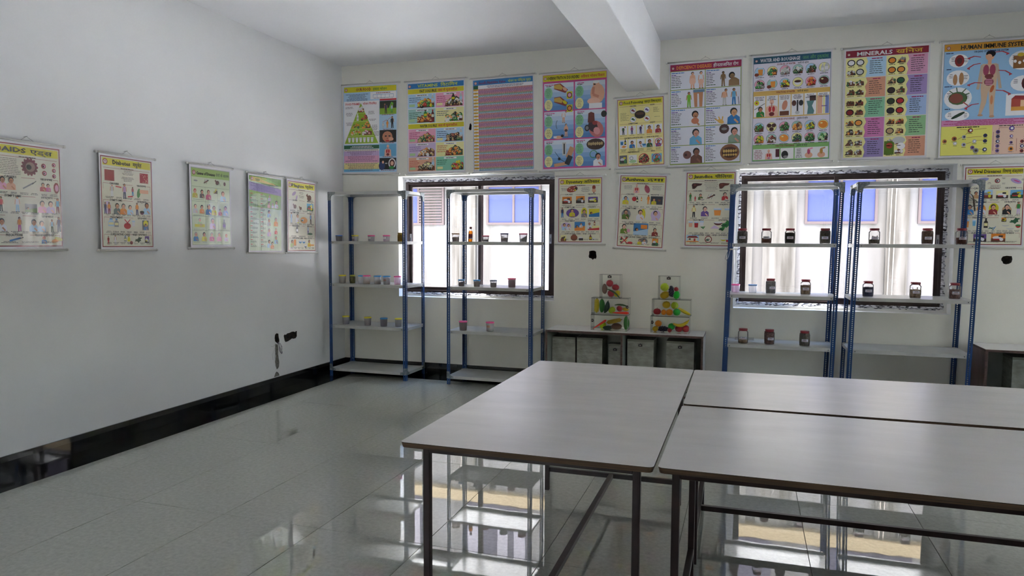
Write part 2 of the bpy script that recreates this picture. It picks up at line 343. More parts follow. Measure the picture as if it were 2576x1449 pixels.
def filmstrip(root, a0, c0, a1, c1, i0, j0, i1, j1, y, seed):
    """ragged crumpled film between the plaster reveal (outer rect) and the frame (inner rect)"""
    r = random.Random(seed)
    sides = [((a0, c0), (a1, c0), (i0, j0), (i1, j0)), ((a0, c1), (a1, c1), (i0, j1), (i1, j1)), ((a0, c0), (a0, c1), (i0, j0), (i0, j1)), ((a1, c0), (a1, c1), (i1, j0), (i1, j1))]
    for (p0, p1, q0, q1) in (sides if seed > 30 else sides[:2]):
        L = max(abs(p1[0]-p0[0]), abs(p1[1]-p0[1])); n_ = int(L/.018); vs_ = []
        for i in range(n_+1):
            k = i/n_; ox, oz = p0[0]+(p1[0]-p0[0])*k, p0[1]+(p1[1]-p0[1])*k; ix, iz = q0[0]+(q1[0]-q0[0])*k, q0[1]+(q1[1]-q0[1])*k
            e_ = r.uniform(.30, .62)
            for m_ in range(4):
                w = m_/3; w2 = e_+(1-e_)*w
                vs_.append((ox+(ix-ox)*w2, y-.004-r.uniform(0, .012)*(1 if m_ in (1, 2) else .3), oz+(iz-oz)*w2))
        b = MB(); b.add(vs_, [(i*4+j, i*4+j+1, (i+1)*4+j+1, (i+1)*4+j) for i in range(n_) for j in range(3)], M['film']); b.obj('masking_film', root)
def fill(root, w, fr, y):
    b = MB(); a0, c0, a1, c1 = w; i0, j0, i1, j1 = fr
    b.box(a0, y+.01, c0, a1, y+.07, j0, M['reveal']); b.box(a0, y+.01, j1, a1, y+.07, c1, M['reveal'])
    b.box(a0, y+.01, j0, i0, y+.07, j1, M['reveal']); b.box(i1, y+.01, j0, a1, y+.07, j1, M['reveal'])
    b.obj('plaster_filling', root)
yw = YB+.13
for k, (w, fr, mid) in enumerate(((W1, (-3.685, .895, -1.945, 2.14), -2.79), (W2, (-.075, .895, 1.675, 2.130), .78), (W3, (3.585, .895, 5.33, 2.14), 4.45), (W4, (6.93, .895, 8.56, 2.14), 7.75))):
    r_ = window('window_%d' % (k+1), fr[0], fr[1], fr[2], fr[3], yw, mid)
    fill(r_, w, fr, yw)
    if k < 2: filmstrip(r_, w[0]+.004, w[1]+.004, w[2]-.004, w[3]-.004, fr[0]+.006, fr[1]+.006, fr[2]-.006, fr[3]-.006, yw-.002, 30+k)
def farwin(name, loc, rz, w):
    r_ = window(name, 0, 0, w, 1.35, 0, w/2); r_.location = loc; r_.rotation_euler = (0, 0, rz)
farwin('window_5', (XR+.08, 4.1, .85), -PI/2, 1.9); r6 = window('window_6', 0, 0, .8, 1.0, 0, .4); r6.location = (-2.2, YF-.08, 1.0); r6.rotation_euler = (0, 0, PI)  # the small front-wall window is added, unseen, for fill light

# ------------------------------------------------------------------ outside
b = MB(); b.box(-60, -60, -.5, 60, 60, -.14, noise_mix(mat('concrete_yard', (.5, .48, .45), .9, spec=.1), (.68, .68, .68), (.76, .76, .76), .8)); tag(b.obj('ground'), kind='structure')
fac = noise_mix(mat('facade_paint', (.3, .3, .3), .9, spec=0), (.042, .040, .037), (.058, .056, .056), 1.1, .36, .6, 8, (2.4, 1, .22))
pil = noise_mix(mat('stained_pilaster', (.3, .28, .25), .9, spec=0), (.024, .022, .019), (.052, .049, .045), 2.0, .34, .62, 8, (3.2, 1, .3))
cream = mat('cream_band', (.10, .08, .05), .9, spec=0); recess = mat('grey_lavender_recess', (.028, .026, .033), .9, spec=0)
yfac = 16.0
bld = empty('neighbouring_building', (0, yfac, 0), 0, 'pale rendered building opposite, seen through both windows, with blue panes and stained pilasters', 'building')
def part(nm, par, *boxes):
    b = MB()
    for q in boxes: b.box(q[0], q[1], q[2], q[3], q[4], q[5], q[6])
    return b.obj(nm, par)
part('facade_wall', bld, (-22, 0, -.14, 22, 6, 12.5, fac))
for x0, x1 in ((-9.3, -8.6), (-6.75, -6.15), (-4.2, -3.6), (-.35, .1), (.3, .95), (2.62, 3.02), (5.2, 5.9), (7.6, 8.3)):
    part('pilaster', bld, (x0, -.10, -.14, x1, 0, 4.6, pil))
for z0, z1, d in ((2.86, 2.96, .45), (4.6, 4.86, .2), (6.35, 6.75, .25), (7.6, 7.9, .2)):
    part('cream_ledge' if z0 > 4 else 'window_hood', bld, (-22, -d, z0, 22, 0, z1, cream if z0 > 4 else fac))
bluep = mat('blue_film_pane', (.02, .024, .060), .6, spec=0); bfr = mat('grey_brown_frame', (.035, .028, .028), .5, spec=0)
for x0, x1, lou in ((-8.35, -6.98, 1), (-5.887, -4.55, 0), (1.107, 2.46, 0), (3.182, 4.55, 0), (6.2, 7.5, 0), (-12, -10.6, 0)):
    wr = part('window', bld, (x0, -.06, 1.84, x1, 0, 1.89, bfr), (x0, -.06, 2.72, x1, 0, 2.77, bfr), (x0, -.06, 1.89, x0+.05, 0, 2.72, bfr), (x1-.05, -.06, 1.89, x1, 0, 2.72, bfr))
    xm = (x0+x1)/2
    part('mullion', wr, (xm-.025, -.05, 1.89, xm+.025, 0, 2.72, bfr))
    part('pane', wr, (x0+.05, -.02, 1.89, xm-.025, -.01, 2.72, bluep))
    if lou:
        for k in range(12): part('louvre_slat', wr, (xm+.03, -.05, 1.91+k*.067, x1-.06, -.01, 1.945+k*.067, bfr))
    else: part('pane', wr, (xm+.025, -.02, 1.89, x1-.05, -.01, 2.72, bluep))
for i in range(15):
    x0 = -20+i*2.7
    w_ = part('upper_opening', bld, (x0, -.02, 4.95, x0+1.75, .0, 6.25, recess))
    rr = random.Random(i)
    for k in range(3):
        xx_ = x0+rr.uniform(.1, 1.4); part('curtain', w_, (xx_, -.06, 5.0+rr.uniform(0, .3), xx_+rr.uniform(.1, .3), -.02, 6.2, mat('curtain_cloth', (.09, .085, .095), .9, spec=0)))
for x, z1 in ((2.70, 3.4), (2.78, 3.4), (-6.5, 3.4)):
    b = MB(); b.tube([(x, -.14, 4.6), (x+.01, -.14, 3.2), (x-.015, -.14, 2.3), (x-.02, -.14, 1.3), (x-.03, -.14, 0)], .011, M['cord'], 5); b.obj('hanging_cable', bld)
# ------------------------------------------------------------------ slotted-angle racks
def post_mesh(hh=2.0, wd=.037, th=.0022):
    b = MB(); mt = M['blue']; pitch = .0172; n_ = int((hh-.008)/pitch); r = .0056; hc = .0205
    for ax in (0, 1):
        def P(u, z, d): return (u, d, z) if ax == 0 else (d, u, z)
        u0 = 0 if ax == 0 else th
        vs_, fs = [], []
        for i in range(n_):
            z0 = .004+i*pitch; z1 = z0+pitch; zc = (z0+z1)/2
            oct_ = [(hc+r*math.cos(PI/4*k), zc+r*math.sin(PI/4*k)) for k in range(8)]
            rec = [(wd, zc), (wd, z1), (hc, z1), (u0, z1), (u0, zc), (u0, z0), (hc, z0), (wd, z0)]
            base = len(vs_)
            for d in (0, th): vs_ += [P(u, z, d) for u, z in oct_]+[P(u, z, d) for u, z in rec]
            for k in range(8):
                j = (k+1) % 8
                fs.append((base+k, base+j, base+8+j, base+8+k)); fs.append((base+16+k, base+24+k, base+24+j, base+16+j))
                fs.append((base+k, base+16+k, base+16+j, base+j))
            fs.append((base+8, base+9, base+25, base+24)); fs.append((base+15, base+8, base+24, base+31))
        b.add(vs_, fs, mt)
        zt = .004+n_*pitch
        if ax == 0: b.box(0, 0, 0, wd, th, .004, mt); b.box(0, 0, zt, wd, th, hh, mt)
        else: b.box(0, th, 0, th, wd, .004, mt); b.box(0, th, zt, th, wd, hh, mt)
    b.box(0, 0, 0, .0004, .0004, hh, mt)
    return b.mesh('post')
POST = post_mesh()
def shelf_mesh(w, d):
    b = MB(); th = .0016; lip = .030; mt = M['shelf']
    b.box(0, 0, -th, w, d, 0, mt); b.box(0, 0, -lip, w, th, -th, mt); b.box(0, d-th, -lip, w, d, -th, mt)
    b.box(0, th, -lip, th, d-th, -th, mt); b.box(w-th, th, -lip, w, d-th, -th, mt)
    b.box(th, th, -lip, w-th, .014, -lip+th, mt); b.box(th, d-.014, -lip, w-th, d-th, -lip+th, mt)
    for x in (.052, w-.052, .012+.0, w-.012): b.lathe([(.0042, -.0006), (.0042, .0002)], M['hole'], 8, (x, 0, -.016), axis='y')
    for y in (.05, d-.05):
        b.lathe([(.0042, w-.0002), (.0042, w+.0006)], M['hole'], 8, (0, y, -.016), axis='x')
        b.lathe([(.0042, -.0006), (.0042, .0002)], M['hole'], 8, (0, y, -.016), axis='x')
    return b.mesh('shelf')
def gusset_mesh(nm, sx, ax, k=1.0):
    """corner plate in the plane of a rack face; sx=+1 runs towards +u; ax 0 front/back, 1 side"""
    b = MB(); pl = [(0, 0), (.088, 0), (.090, -.016), (.084, -.030), (.060, -.034), (.044, -.048), (.038, -.085), (.028, -.092), (.008, -.092), (0, -.085)]
    pl = [(u*sx*k, z*k) for u, z in pl]; t0, t1 = -.0025, 0
    P = (lambda u, z, d: (u, d, z)) if ax == 0 else (lambda u, z, d: (d, u, z))
    vs_ = [P(u, z, t0) for u, z in pl]+[P(u, z, t1) for u, z in pl]; n_ = len(pl)
    b.add(vs_, [tuple(range(n_)), tuple(reversed(range(n_, 2*n_)))]+[(i, (i+1) % n_, n_+(i+1) % n_, n_+i) for i in range(n_)], M['zinc'])
    for u, z in ((.016, -.014), (.072, -.015), (.018, -.076)):
        c = P(u*sx*k, z*k, 0)
        b.lathe([(.0062, -.0062), (.0068, -.0045), (.0068, -.002)], M['bolt'], 8, c, axis='y' if ax == 0 else 'x')
    return b.mesh(nm)
GUS = {(s, a): gusset_mesh('corner_plate', s, a) for s in (1, -1) for a in (0, 1)}
GUSb = {(s, a): gusset_mesh('foot_plate', s, a, .8) for s in (1, -1) for a in (0, 1)}
SHZ = [2.0, 1.472, 1.012, .561, .09]
def rack(x0, x1, lean, label):
    w, d, y0 = x1-x0, .458, 6.737
    root = empty('slotted_angle_rack', (x0, y0, 0), 0, label, 'shelf rack', 'blue slotted-angle racks along the window wall')
    k = math.tan(lean); Ry = Matrix.Rotation(lean, 4, 'Y')
    for cx_, cy_, a in ((0, 0, 0), (w, 0, PI/2), (w, d, PI), (0, d, -PI/2)):
        o = meshobj('post', POST, root, (cx_, cy_, 0)); o.rotation_euler = (Ry @ Matrix.Rotation(a, 4, 'Z')).to_euler()
    sm = shelf_mesh(w-.0056, d-.0056)
    for z in SHZ: meshobj('shelf', sm, root, (.0028+z*k, .0028, z-.001))
    for G, z, nm in ((GUS, 1.999, 'corner_plate'), (GUSb, .135, 'foot_plate')):
        fl = -1 if nm == 'foot_plate' else 1
        for cx_, s in ((0, 1), (w, -1)):
            o = meshobj(nm, G[(s, 0)], root, (cx_+z*k, -.0003, z if fl > 0 else z-.072)); o.scale = (1, 1, fl)
            o = meshobj(nm, G[(s, 0)], root, (cx_+z*k, d+.0028, z if fl > 0 else z-.072)); o.scale = (1, 1, fl)
        for cy_, s in ((0, 1), (d, -1)):
            o = meshobj(nm, G[(s, 1)], root, (z*k-.0003, cy_, z if fl > 0 else z-.072)); o.scale = (1, 1, fl)
            o = meshobj(nm, G[(s, 1)], root, (w+z*k+.0028, cy_, z if fl > 0 else z-.072)); o.scale = (1, 1, fl)
    return root
rack(-4.308, -3.384, 0, 'blue slotted-angle rack with white shelves in the left corner of the room')
rack(-2.919, -2.004, 0, 'blue rack holding the amber oil bottle, in front of the left window')
rack(-.200, .735, .0218, 'leaning blue rack in front of the left half of the right window')
rack(.838, 1.772, .0218, 'leaning blue rack beside the viral diseases chart, its third shelf down bare')

# ------------------------------------------------------------------ jars
def powder(name, c1, c2=None, sc=140):
    if name not in M: M[name] = noise_mix(mat(name, c1, .85), c1, c2 or tuple(min(1, v*2.2) for v in c1), sc, .4, .62, 5, bump=.7, bscale=sc)
    return M[name]
P_ = {'dark': powder('dark_seed', (.018, .010, .010), (.07, .045, .04)), 'red': powder('dark_red_powder', (.045, .006, .008), (.10, .02, .02)),
      'pink': powder('pink_powder', (.55, .12, .22), (.7, .25, .35)), 'cream': powder('cream_grain', (.42, .35, .26), (.62, .54, .42)), 'white': powder('white_powder', (.65, .63, .6), (.8, .78, .75)),
      'beige': powder('beige_grain', (.30, .20, .12), (.50, .36, .24)), 'brown': powder('brown_powder', (.07, .035, .022), (.15, .085, .055)), 'rbrown': powder('reddish_brown_powder', (.09, .028, .018), (.17, .06, .04)),
      'mauve': powder('mauve_brown_grain', (.10, .055, .06), (.20, .12, .12)), 'navy': powder('blue_black_seed', (.012, .012, .04), (.04, .04, .10)), 'grey': powder('grey_brown_leaf', (.06, .052, .04), (.16, .14, .11)),
      'greygrain': powder('grey_seed', (.11, .105, .10), (.24, .23, .22)), 'choc': powder('chocolate_nugget', (.06, .026, .022), (.22, .12, .10), 70), 'tan': powder('tan_root', (.13, .085, .05), (.30, .21, .14), 60), 'black': powder('black_seed', (.008, .007, .008), (.03, .025, .025))}
LID = {'blue': plain('blue_lid', hx('3f6fc0'), .4), 'sky': plain('sky_blue_lid', hx('2f93d6'), .4), 'yellow': plain('yellow_lid', hx('d8c81e'), .4), 'pink': plain('pink_lid', hx('f0509a'), .4), 'rose': plain('rose_lid', hx('d8406f'), .4), 'tanl': plain('tan_lid', hx('a9825a'), .4), 'navyl': plain('navy_lid', hx('2c2c66'), .4), 'greyl': plain('grey_blue_lid', hx('70809c'), .4), 'maroon': plain('maroon_lid', hx('7c1022'), .35), 'olive': plain('olive_lid', hx('a8a83a'), .4), 'ochre': plain('ochre_lid', hx('8c7418'), .4), 'steel': plain('steel_blue_lid', hx('4d7fb8'), .4)}
def labelpatch(root, r, z0, z1, a0, a1, colm, tone='w'):
    b = MB(); n_ = 8; A = [a0+(a1-a0)*i/n_ for i in range(n_+1)]
    def strip(za, zb, rr, A_, m_):
        vs_ = [(rr*math.cos(a), rr*math.sin(a), z) for z in (za, zb) for a in A_]; k = len(A_)
        b.add(vs_, [(i, i+1, k+i+1, k+i) for i in range(k-1)], m_)
    strip(z0, z1, r+.0006, A, colm)
    for q in (.3, .55, .75): strip(z0+(z1-z0)*q-.0012, z0+(z1-z0)*q+.0012, r+.0009, A[2:-2] if q > .5 else A[1:-1], M['labelp'] if q < .5 else M['cord'])
    return b.obj('label', root)
def lump(seed, amp):
    r = random.Random(seed); ph = [r.uniform(0, 6.28) for _ in range(6)]
    return lambda a, q: amp*(math.sin(3*a+ph[0])+.6*math.sin(5*a+ph[1])*q+.5*math.sin(8*a+ph[2]))
def contents(root, r0, r1, z0, h, key, seed, rough=0, slope=0):
    """solid fill, its surface heaped or sloping"""
    b = MB(); n_ = 20; rr = random.Random(seed); vs_ = []; rows = 5
    def rad(z): return r0+(r1-r0)*min(1, z/.08)
    prof = [0, .5, 1.0]
    for q in prof:
        for i in range(n_):
            a = 2*PI*i/n_; top = h+slope*math.cos(a)*.5+(rough*rr.uniform(-1, 1) if q == 1.0 else 0)
            z = max(.002, top*q); vs_.append((rad(z)*math.cos(a), rad(z)*math.sin(a), z0+z))
    for k in (.66, .33):
        for i in range(n_):
            a = 2*PI*i/n_; z = max(.002, h+slope*k*math.cos(a)*.5+rough*rr.uniform(-1, 1.3)+.003*(1-k))
            vs_.append((rad(h)*k*math.cos(a), rad(h)*k*math.sin(a), z0+z))
    vs_.append((0, 0, z0+h+.004)); c = len(vs_)-1
    fs = [(k*n_+i, k*n_+(i+1) % n_, (k+1)*n_+(i+1) % n_, (k+1)*n_+i) for k in range(4) for i in range(n_)]+[(4*n_+i, 4*n_+(i+1) % n_, c) for i in range(n_)]+[tuple(reversed(range(n_)))]
    b.add(vs_, fs, P_[key], True); return b.obj('contents', root)
def tub(x, y, z, r, h, lid, key, fill_, label, seed, body='tub', lab=0, rough=.002, slope=0, taper=.87, group=None):
    root = empty('screw_tub', (x, y, z), 0, label, 'container', group)
    b = MB(); hb = h-.010
    b.lathe([(r*taper*.93, 0), (r*taper, .003), (r*.985, hb-.004), (r*.99, hb)], M[body], 24, cap1=False); b.obj('body', root)
    b = MB(); b.lathe([(r*1.02, 0), (r*1.05, .0015), (r*1.05, .009), (r*1.02, .0115), (r*.97, .0120), (r*.93, .0105), (0.001, .0105)], LID[lid], 24); b.obj('lid', root, (0, 0, h-.0125))
    if fill_ > 0: contents(root, r*taper*.95, r*.95, .0025, (hb-.006)*fill_, key, seed, rough, slope)
    if lab: labelpatch(root, r*.955 if lab == 1 else r*.95, h*.42, h*.66, -PI/2-.75, -PI/2+.15+.1*lab, M['white'] if lab == 1 else plain('brown_label', hx('8a6a58'), .6))
    return root
def jar(x, y, z, key, fill_, label, seed, r=.045, h=.142, rough=.003, lab=1, turn=0, group=None, sticks=0):
    root = empty('screw_jar', (x, y, z), turn, label, 'jar', group)
    b = MB()
    b.lathe([(r*.80, 0), (r*.93, .004), (r*.97, .012), (r*.97, h*.17), (r, h*.20), (r, h*.60), (r*.97, h*.63), (r*1.0, h*.66), (r*.99, h*.74), (r*.93, h*.79), (r*.80, h*.825), (r*.78, h*.84)], M['pet'], 28, cap1=False)
    b.obj('body', root)
    b = MB(); b.lathe([(r*.84, 0), (r*.85, .001), (r*.85, .017), (r*.83, .0195), (r*.79, .0205), (.001, .0205)], LID['maroon'], 28); b.obj('lid', root, (0, 0, h-.0205))
    if fill_ > 0: contents(root, r*.80, r*.955, .003, h*.80*fill_, key, seed, rough)
    rr = random.Random(seed)
    if sticks:
        q = MB()
        for i in range(sticks):
            a, t_ = rr.uniform(0, 6.28), rr.uniform(.3, .8)*r; a2 = a+rr.uniform(1.5, 4)
            z0_ = h*.72*fill_*.6
            q.tube([(t_*math.cos(a), t_*math.sin(a), z0_), (t_*.5*math.cos(a2), t_*.5*math.sin(a2), z0_+h*.16), (t_*.8*math.cos(a2), t_*.8*math.sin(a2), min(h*.8, z0_+h*rr.uniform(.25, .42)))], rr.uniform(.0022, .0045), P_['tan' if key != 'grey' else 'brown'], 5)
        q.obj('dried_stick', root)
    if lab: labelpatch(root, r, h*.30, h*.47, -PI/2-.62+turn*0, -PI/2+.62, plain('lilac_label', (.50, .50, .60), .6))
    return root
GA = 'tubs on the corner rack'; GB = 'tubs on the rack before the left window'; GC = 'red-lidded jars on the right-hand racks'
Z1, Z2, Z3 = [z-.001 for z in SHZ[1:4]]
for a in (
  (-4.251, 6.86, Z1, .036, .066, 'blue', 'dark', .96, 'small blue-lidded tub full of dark nuts, first on the upper shelf of the corner rack', 1, 'tub', 0, .003),
  (-4.059, 6.87, Z1, .036, .067, 'yellow', 'red', .30, 'small yellow-lidded tub with a little dark red powder, upper shelf of corner rack', 2, 'tub', 1),
  (-3.854, 6.86, Z1, .037, .067, 'pink', 'red', .28, 'small pink-lidded tub with dark red powder, upper shelf of corner rack', 3, 'tub', 1),
  (-3.671, 6.86, Z1, .037, .068, 'pink', 'pink', .14, 'small pink-lidded tub with a thin layer of pink powder, upper shelf of corner rack', 4, 'tub', 1),
  (-4.229, 6.884, Z2, .039, .090, 'yellow', 'cream', .70, 'yellow-lidded tub of whitish grain, first on the middle shelf of the corner rack', 5),
  (-3.987, 6.875, Z2, .037, .090, 'sky', 'white', 0, 'nearly empty blue-lidded tub beside the olive pickle jar', 7),
  (-3.880, 6.80, Z2, .040, .096, 'pink', 'beige', .52, 'pink-lidded tub half full of beige grain, middle shelf of corner rack', 8),
  (-3.776, 6.85, Z2, .040, .092, 'sky', 'beige', .42, 'blue-lidded tub with beige grain under half full, middle shelf of corner rack', 9, 'tub', 0, .003, .008),
  (-3.656, 6.83, Z2, .040, .092, 'sky', 'white', .85, 'blue-lidded tub of white powder with a square brown label', 10, 'tub', 2),
  (-3.543, 6.86, Z2, .038, .092, 'pink', 'pink', .10, 'pink-lidded lilac tub, last on the middle shelf of the corner rack', 11, 'tubpink'),
  (-4.182, 6.869, Z3, .038, .092, 'yellow', 'navy', .62, 'yellow-lidded tub of blackish seed, first on the lower shelf of the corner rack', 12),
  (-3.900, 6.848, Z3, .039, .092, 'yellow', 'mauve', .72, 'yellow-lidded tub of mauve-brown grain, lower shelf of corner rack', 13, 'tub', 0, .003, .006),
  (-3.692, 6.826, Z3, .039, .092, 'sky', 'navy', .82, 'blue-lidded tub of blue-black seed, lower shelf of corner rack', 14),
  (-3.536, 6.86, Z3, .038, .090, 'yellow', 'greygrain', .80, 'yellow-lidded tub of grey seed, last on the lower shelf of the corner rack', 15)):
    tub(*a, group=GA)
for a in (
  (-2.871, 6.86, Z1, .040, .088, 'tanl', 'brown', .58, 'tan-lidded tub of brown powder, first on the upper shelf before the left window', 21, 'tub', 0, .003),
  (-2.540, 6.86, Z1, .034, .066, 'rose', 'dark', .42, 'smallest rose-lidded tub, just right of the amber oil bottle', 23, 'tub', 0, .003),
  (-2.338, 6.86, Z1, .040, .089, 'navyl', 'rbrown', .52, 'navy-lidded tub of reddish brown powder, upper shelf before the left window', 24, 'tub', 1),
  (-2.138, 6.86, Z1, .041, .088, 'rose', 'greygrain', .50, 'rose-lidded tub with a grey sloping heap, last on the upper shelf before the left window', 25, 'tub', 0, .003, .045),
  (-2.815, 6.879, Z2, .034, .070, 'sky', 'choc', .66, 'small blue-lidded tub of brown granules, first on the middle shelf before the left window', 26, 'tub', 0, .003),
  (-2.633, 6.852, Z2, .035, .072, 'sky', 'tan', .85, 'small blue-lidded tub filled with tan powder, second on its shelf before the left window', 27),
  (-2.456, 6.864, Z2, .035, .072, 'greyl', 'mauve', .66, 'small grey-lidded tub of brown grain, middle shelf before the left window', 28, 'tub', 0, .004),
  (-2.273, 6.911, Z2, .041, .092, 'rose', 'choc', .86, 'rose-lidded tub packed with brown chunks, middle shelf before the left window', 29, 'tubpink', 0, .006),
  (-2.766, 6.806, Z3, .042, .097, 'pink', 'choc', .88, 'pink-lidded tub full of brown granules, lower shelf before the left window', 30),
  (-2.481, 6.832, Z3, .042, .097, 'pink', 'white', .88, 'pink-lidded tub of white powder with brown square label, lower shelf before the left window', 31, 'tub', 2)):
    tub(*a, group=GB)
tub(-.096, 7.03, Z2, .038, .078, 'pink', 'pink', 0, 'empty pink-lidded lilac tub, first on the middle shelf before the right window', 40, 'tubpink')
tub(.057, 7.02, Z2, .038, .078, 'steel', 'white', 0, 'empty blue-lidded tub, on the middle shelf before the right window', 41, 'tub')
# olive pickle jars, straight sided
def pickle(x, y, z, r, h, liquid, lidk, label, fillc):
    root = empty('pickle_jar', (x, y, z), 0, label, 'jar')
    b = MB(); b.lathe([(r*.9, 0), (r, .004), (r, h*.70), (r*.9, h*.78), (r*.86, h*.82)], liquid, 24, cap1=False); b.obj('body', root)
    b = MB(); b.lathe([(r*.95, 0), (r*.95, h*.15), (r*.9, h*.18), (.001, h*.18)], LID[lidk], 24); b.obj('lid', root, (0, 0, h*.82))
    contents(root, r*.9, r*.93, .003, h*.7, fillc, 3, .004); return root
powder('pickle_olive', (.09, .075, .02), (.30, .26, .08), 60); P_['olive'] = M['pickle_olive']
powder('mustard_paste', (.26, .16, .012), (.42, .28, .03), 30); P_['must'] = M['mustard_paste']
pickle(-4.110, 6.895, Z2, .031, .092, clear('olive_glass', (.55, .55, .25), .12, (.4, .4, .1), .05), 'olive', 'olive pickle jar, second on the middle shelf of the corner rack', 'olive')
pickle(-3.507, 6.87, Z1, .034, .094, clear('mustard_glass', (.6, .45, .1), .25, (.5, .35, .05), .05), 'ochre', 'mustard-yellow jar half hidden by the front post of the corner rack', 'must')
# oil bottle
root = empty('oil_bottle', (-2.713, 6.87, Z1), 0, 'amber oil bottle with maroon label on the upper shelf before the left window', 'bottle'); root.rotation_euler = (0, .045, 0)
b = MB(); b.lathe([(.018, 0), (.022, .004), (.022, .098), (.017, .115), (.011, .124), (.011, .140)], M['pet'], 20, cap1=False); b.obj('body', root)
b = MB(); b.lathe([(.0175, .001), (.0213, .005), (.0213, .098), (.0168, .112), (.0168, .113)], M['amber'], 20); b.obj('oil', root)
b = MB(); b.lathe([(.0125, .132), (.013, .134), (.013, .152), (.011, .154)], LID['maroon'], 20); b.obj('cap', root)
b = MB(); b.lathe([(.0224, .030), (.0224, .080)], plain('maroon_label', hx('6a1018'), .5), 20, cap0=False, cap1=False); b.lathe([(.0226, .030), (.0226, .040)], plain('lilac_label', (.5, .5, .6)), 20, cap0=False, cap1=False); b.obj('label', root)
for a in (
  (-.045, 6.86, Z1, 'grey', .97, 'red-lidded jar packed with grey-green leaf, first on the upper shelf before the right window', 51),
  (.161, 6.87, Z1, 'rbrown', .40, 'red-lidded jar a third full of red-brown powder, upper shelf before the right window', 52),
  (.360, 6.87, Z1, 'black', .84, 'red-lidded jar of black seed, third on the upper shelf before the right window', 53),
  (.649, 6.87, Z1, 'grey', 1.0, 'red-lidded jar full of grey-brown leaf, last before the leaning rack post, upper shelf', 54),
  (.214, 7.01, Z2, 'greygrain', .97, 'red-lidded jar of grey grain with crooked label, middle shelf beside the two empty tubs', 55),
  (.510, 6.97, Z2, 'tan', .72, 'red-lidded jar of tan grain topped with brown pieces, middle shelf of the first leaning rack', 56),
  (-.017, 6.83, Z3, 'tan', .26, 'red-lidded jar only a quarter full, first on the lower shelf of the first leaning rack', 57),
  (.210, 6.846, Z3, 'choc', .97, 'red-lidded jar of large brown flakes, second on the lower shelf', 58),
  (.506, 6.837, Z3, 'grey', .97, 'red-lidded jar of dark bark pieces, third on the lower shelf of the first leaning rack', 59),
  (1.041, 6.87, Z1, 'grey', .32, 'red-lidded jar with twigs sticking up, first on the upper shelf of the second leaning rack', 60),
  (1.447, 6.87, Z1, 'brown', 1.0, 'red-lidded jar filled to the lid with brown powder, before the right edge of the window', 61),
  (1.700, 6.87, Z1, 'rbrown', .48, 'red-lidded jar half full of brown powder, beside the viral diseases chart', 62),
  (1.014, 6.914, Z2, 'navy', .70, 'red-lidded jar of blue-grey seed, first on the middle shelf of the second leaning rack', 63),
  (1.378, 6.89, Z2, 'tan', .62, 'red-lidded jar of pale roots standing upright, middle shelf of the second leaning rack', 64),
  (1.678, 6.909, Z2, 'choc', .66, 'red-lidded jar of brown shells, last on the middle shelf of the second leaning rack', 65)):
    sd = a[-1]
    jar(*a, rough={58: .008, 59: .008, 65: .007, 63: .005, 56: .004}.get(sd, .0025), sticks={60: 4, 64: 7, 56: 4, 58: 5}.get(sd, 0), turn={55: .35, 58: .3, 54: -.1, 57: .1}.get(sd, 0), group=GC, h=.136 if sd != 58 else .136)
b = MB(); b.box(-.09, 7.03, Z3, .08, 7.13, Z3+.004, M['pet']); b.box(-.09, 7.03, Z3+.004, -.087, 7.13, Z3+.016, M['acr_edge']); b.box(-.09, 7.127, Z3+.004, .08, 7.13, Z3+.016, M['acr_edge'])
tag(b.obj('clear_tray'), 'flat clear plastic tray lying behind the quarter-full jar on the lower shelf', 'tray')
b = MB(); b.tube([(-.175, 6.72, 1.425), (-.165, 6.715, 1.405), (-.178, 6.71, 1.37), (-.187, 6.71, 1.33), (-.175, 6.712, 1.318), (-.160, 6.715, 1.35), (-.150, 6.72, 1.40), (-.140, 6.728, 1.425)], .0028, M['tub'], 6); b.box(-.15, 6.722, 1.412, -.085, 6.736, 1.424, M['whitecap'])
tag(b.obj('plastic_strap'), 'loop of clear plastic strap hanging from the upper shelf end of the first leaning rack', 'strap')

# ------------------------------------------------------------------ low cabinets
def panel(nm, par, x0, y0, z0, x1, y1, z1, big, axis, side=None):
    """board whose two large faces carry one material and whose edges show ply"""
    b = MB(); vs_ = [(x, y, z) for z in (z0, z1) for y in (y0, y1) for x in (x0, x1)]
    F = {'z': [(0, 2, 3, 1), (4, 5, 7, 6)], 'y': [(0, 1, 5, 4), (2, 6, 7, 3)], 'x': [(0, 4, 6, 2), (1, 3, 7, 5)]}
    for k in F:
        for i, f in enumerate(F[k]): b.add([vs_[j] for j in f], [(0, 1, 2, 3)], (side if (side and i == 1) else big) if k == axis else M['cab_edge'])
    return b.obj(nm, par)
M['cab_edge'] = noise_mix(mat('cabinet_ply_edge', (.07, .035, .028), .6), (.045, .02, .018), (.12, .07, .055), 30, stretch=(1, 1, 6))
def cabinet(x0, x1, label, ys=6.76, hz=.611):
    r_ = empty('low_cabinet', (0, 0, 0), 0, label, 'cabinet'); t_ = .019; y1 = YB-.016
    panel('top_panel', r_, x0, ys, hz-t_, x1, y1, hz, M['cab_in'], 'z', M['laminate'])
    sl = M['ply_side'] if x0 > 0 else M['cab_in']
    panel('side_panel', r_, x0, ys, 0, x0+t_, y1, hz-t_, sl, 'x', M['cab_in']); panel('side_panel', r_, x1-t_, ys, 0, x1, y1, hz-t_, M['cab_in'], 'x', M['laminate'])
    xm = (x0+x1)/2; panel('divider', r_, xm-.0095, ys+.002, .04, xm+.0095, y1, hz-t_, M['cab_in'], 'x')
    panel('bottom_panel', r_, x0+t_, ys+.002, .02, x1-t_, y1, .04, M['cab_in'], 'z'); panel('back_panel', r_, x0+t_, y1-.006, .04, x1-t_, y1, hz-t_, M['cab_in'], 'y')
    return r_
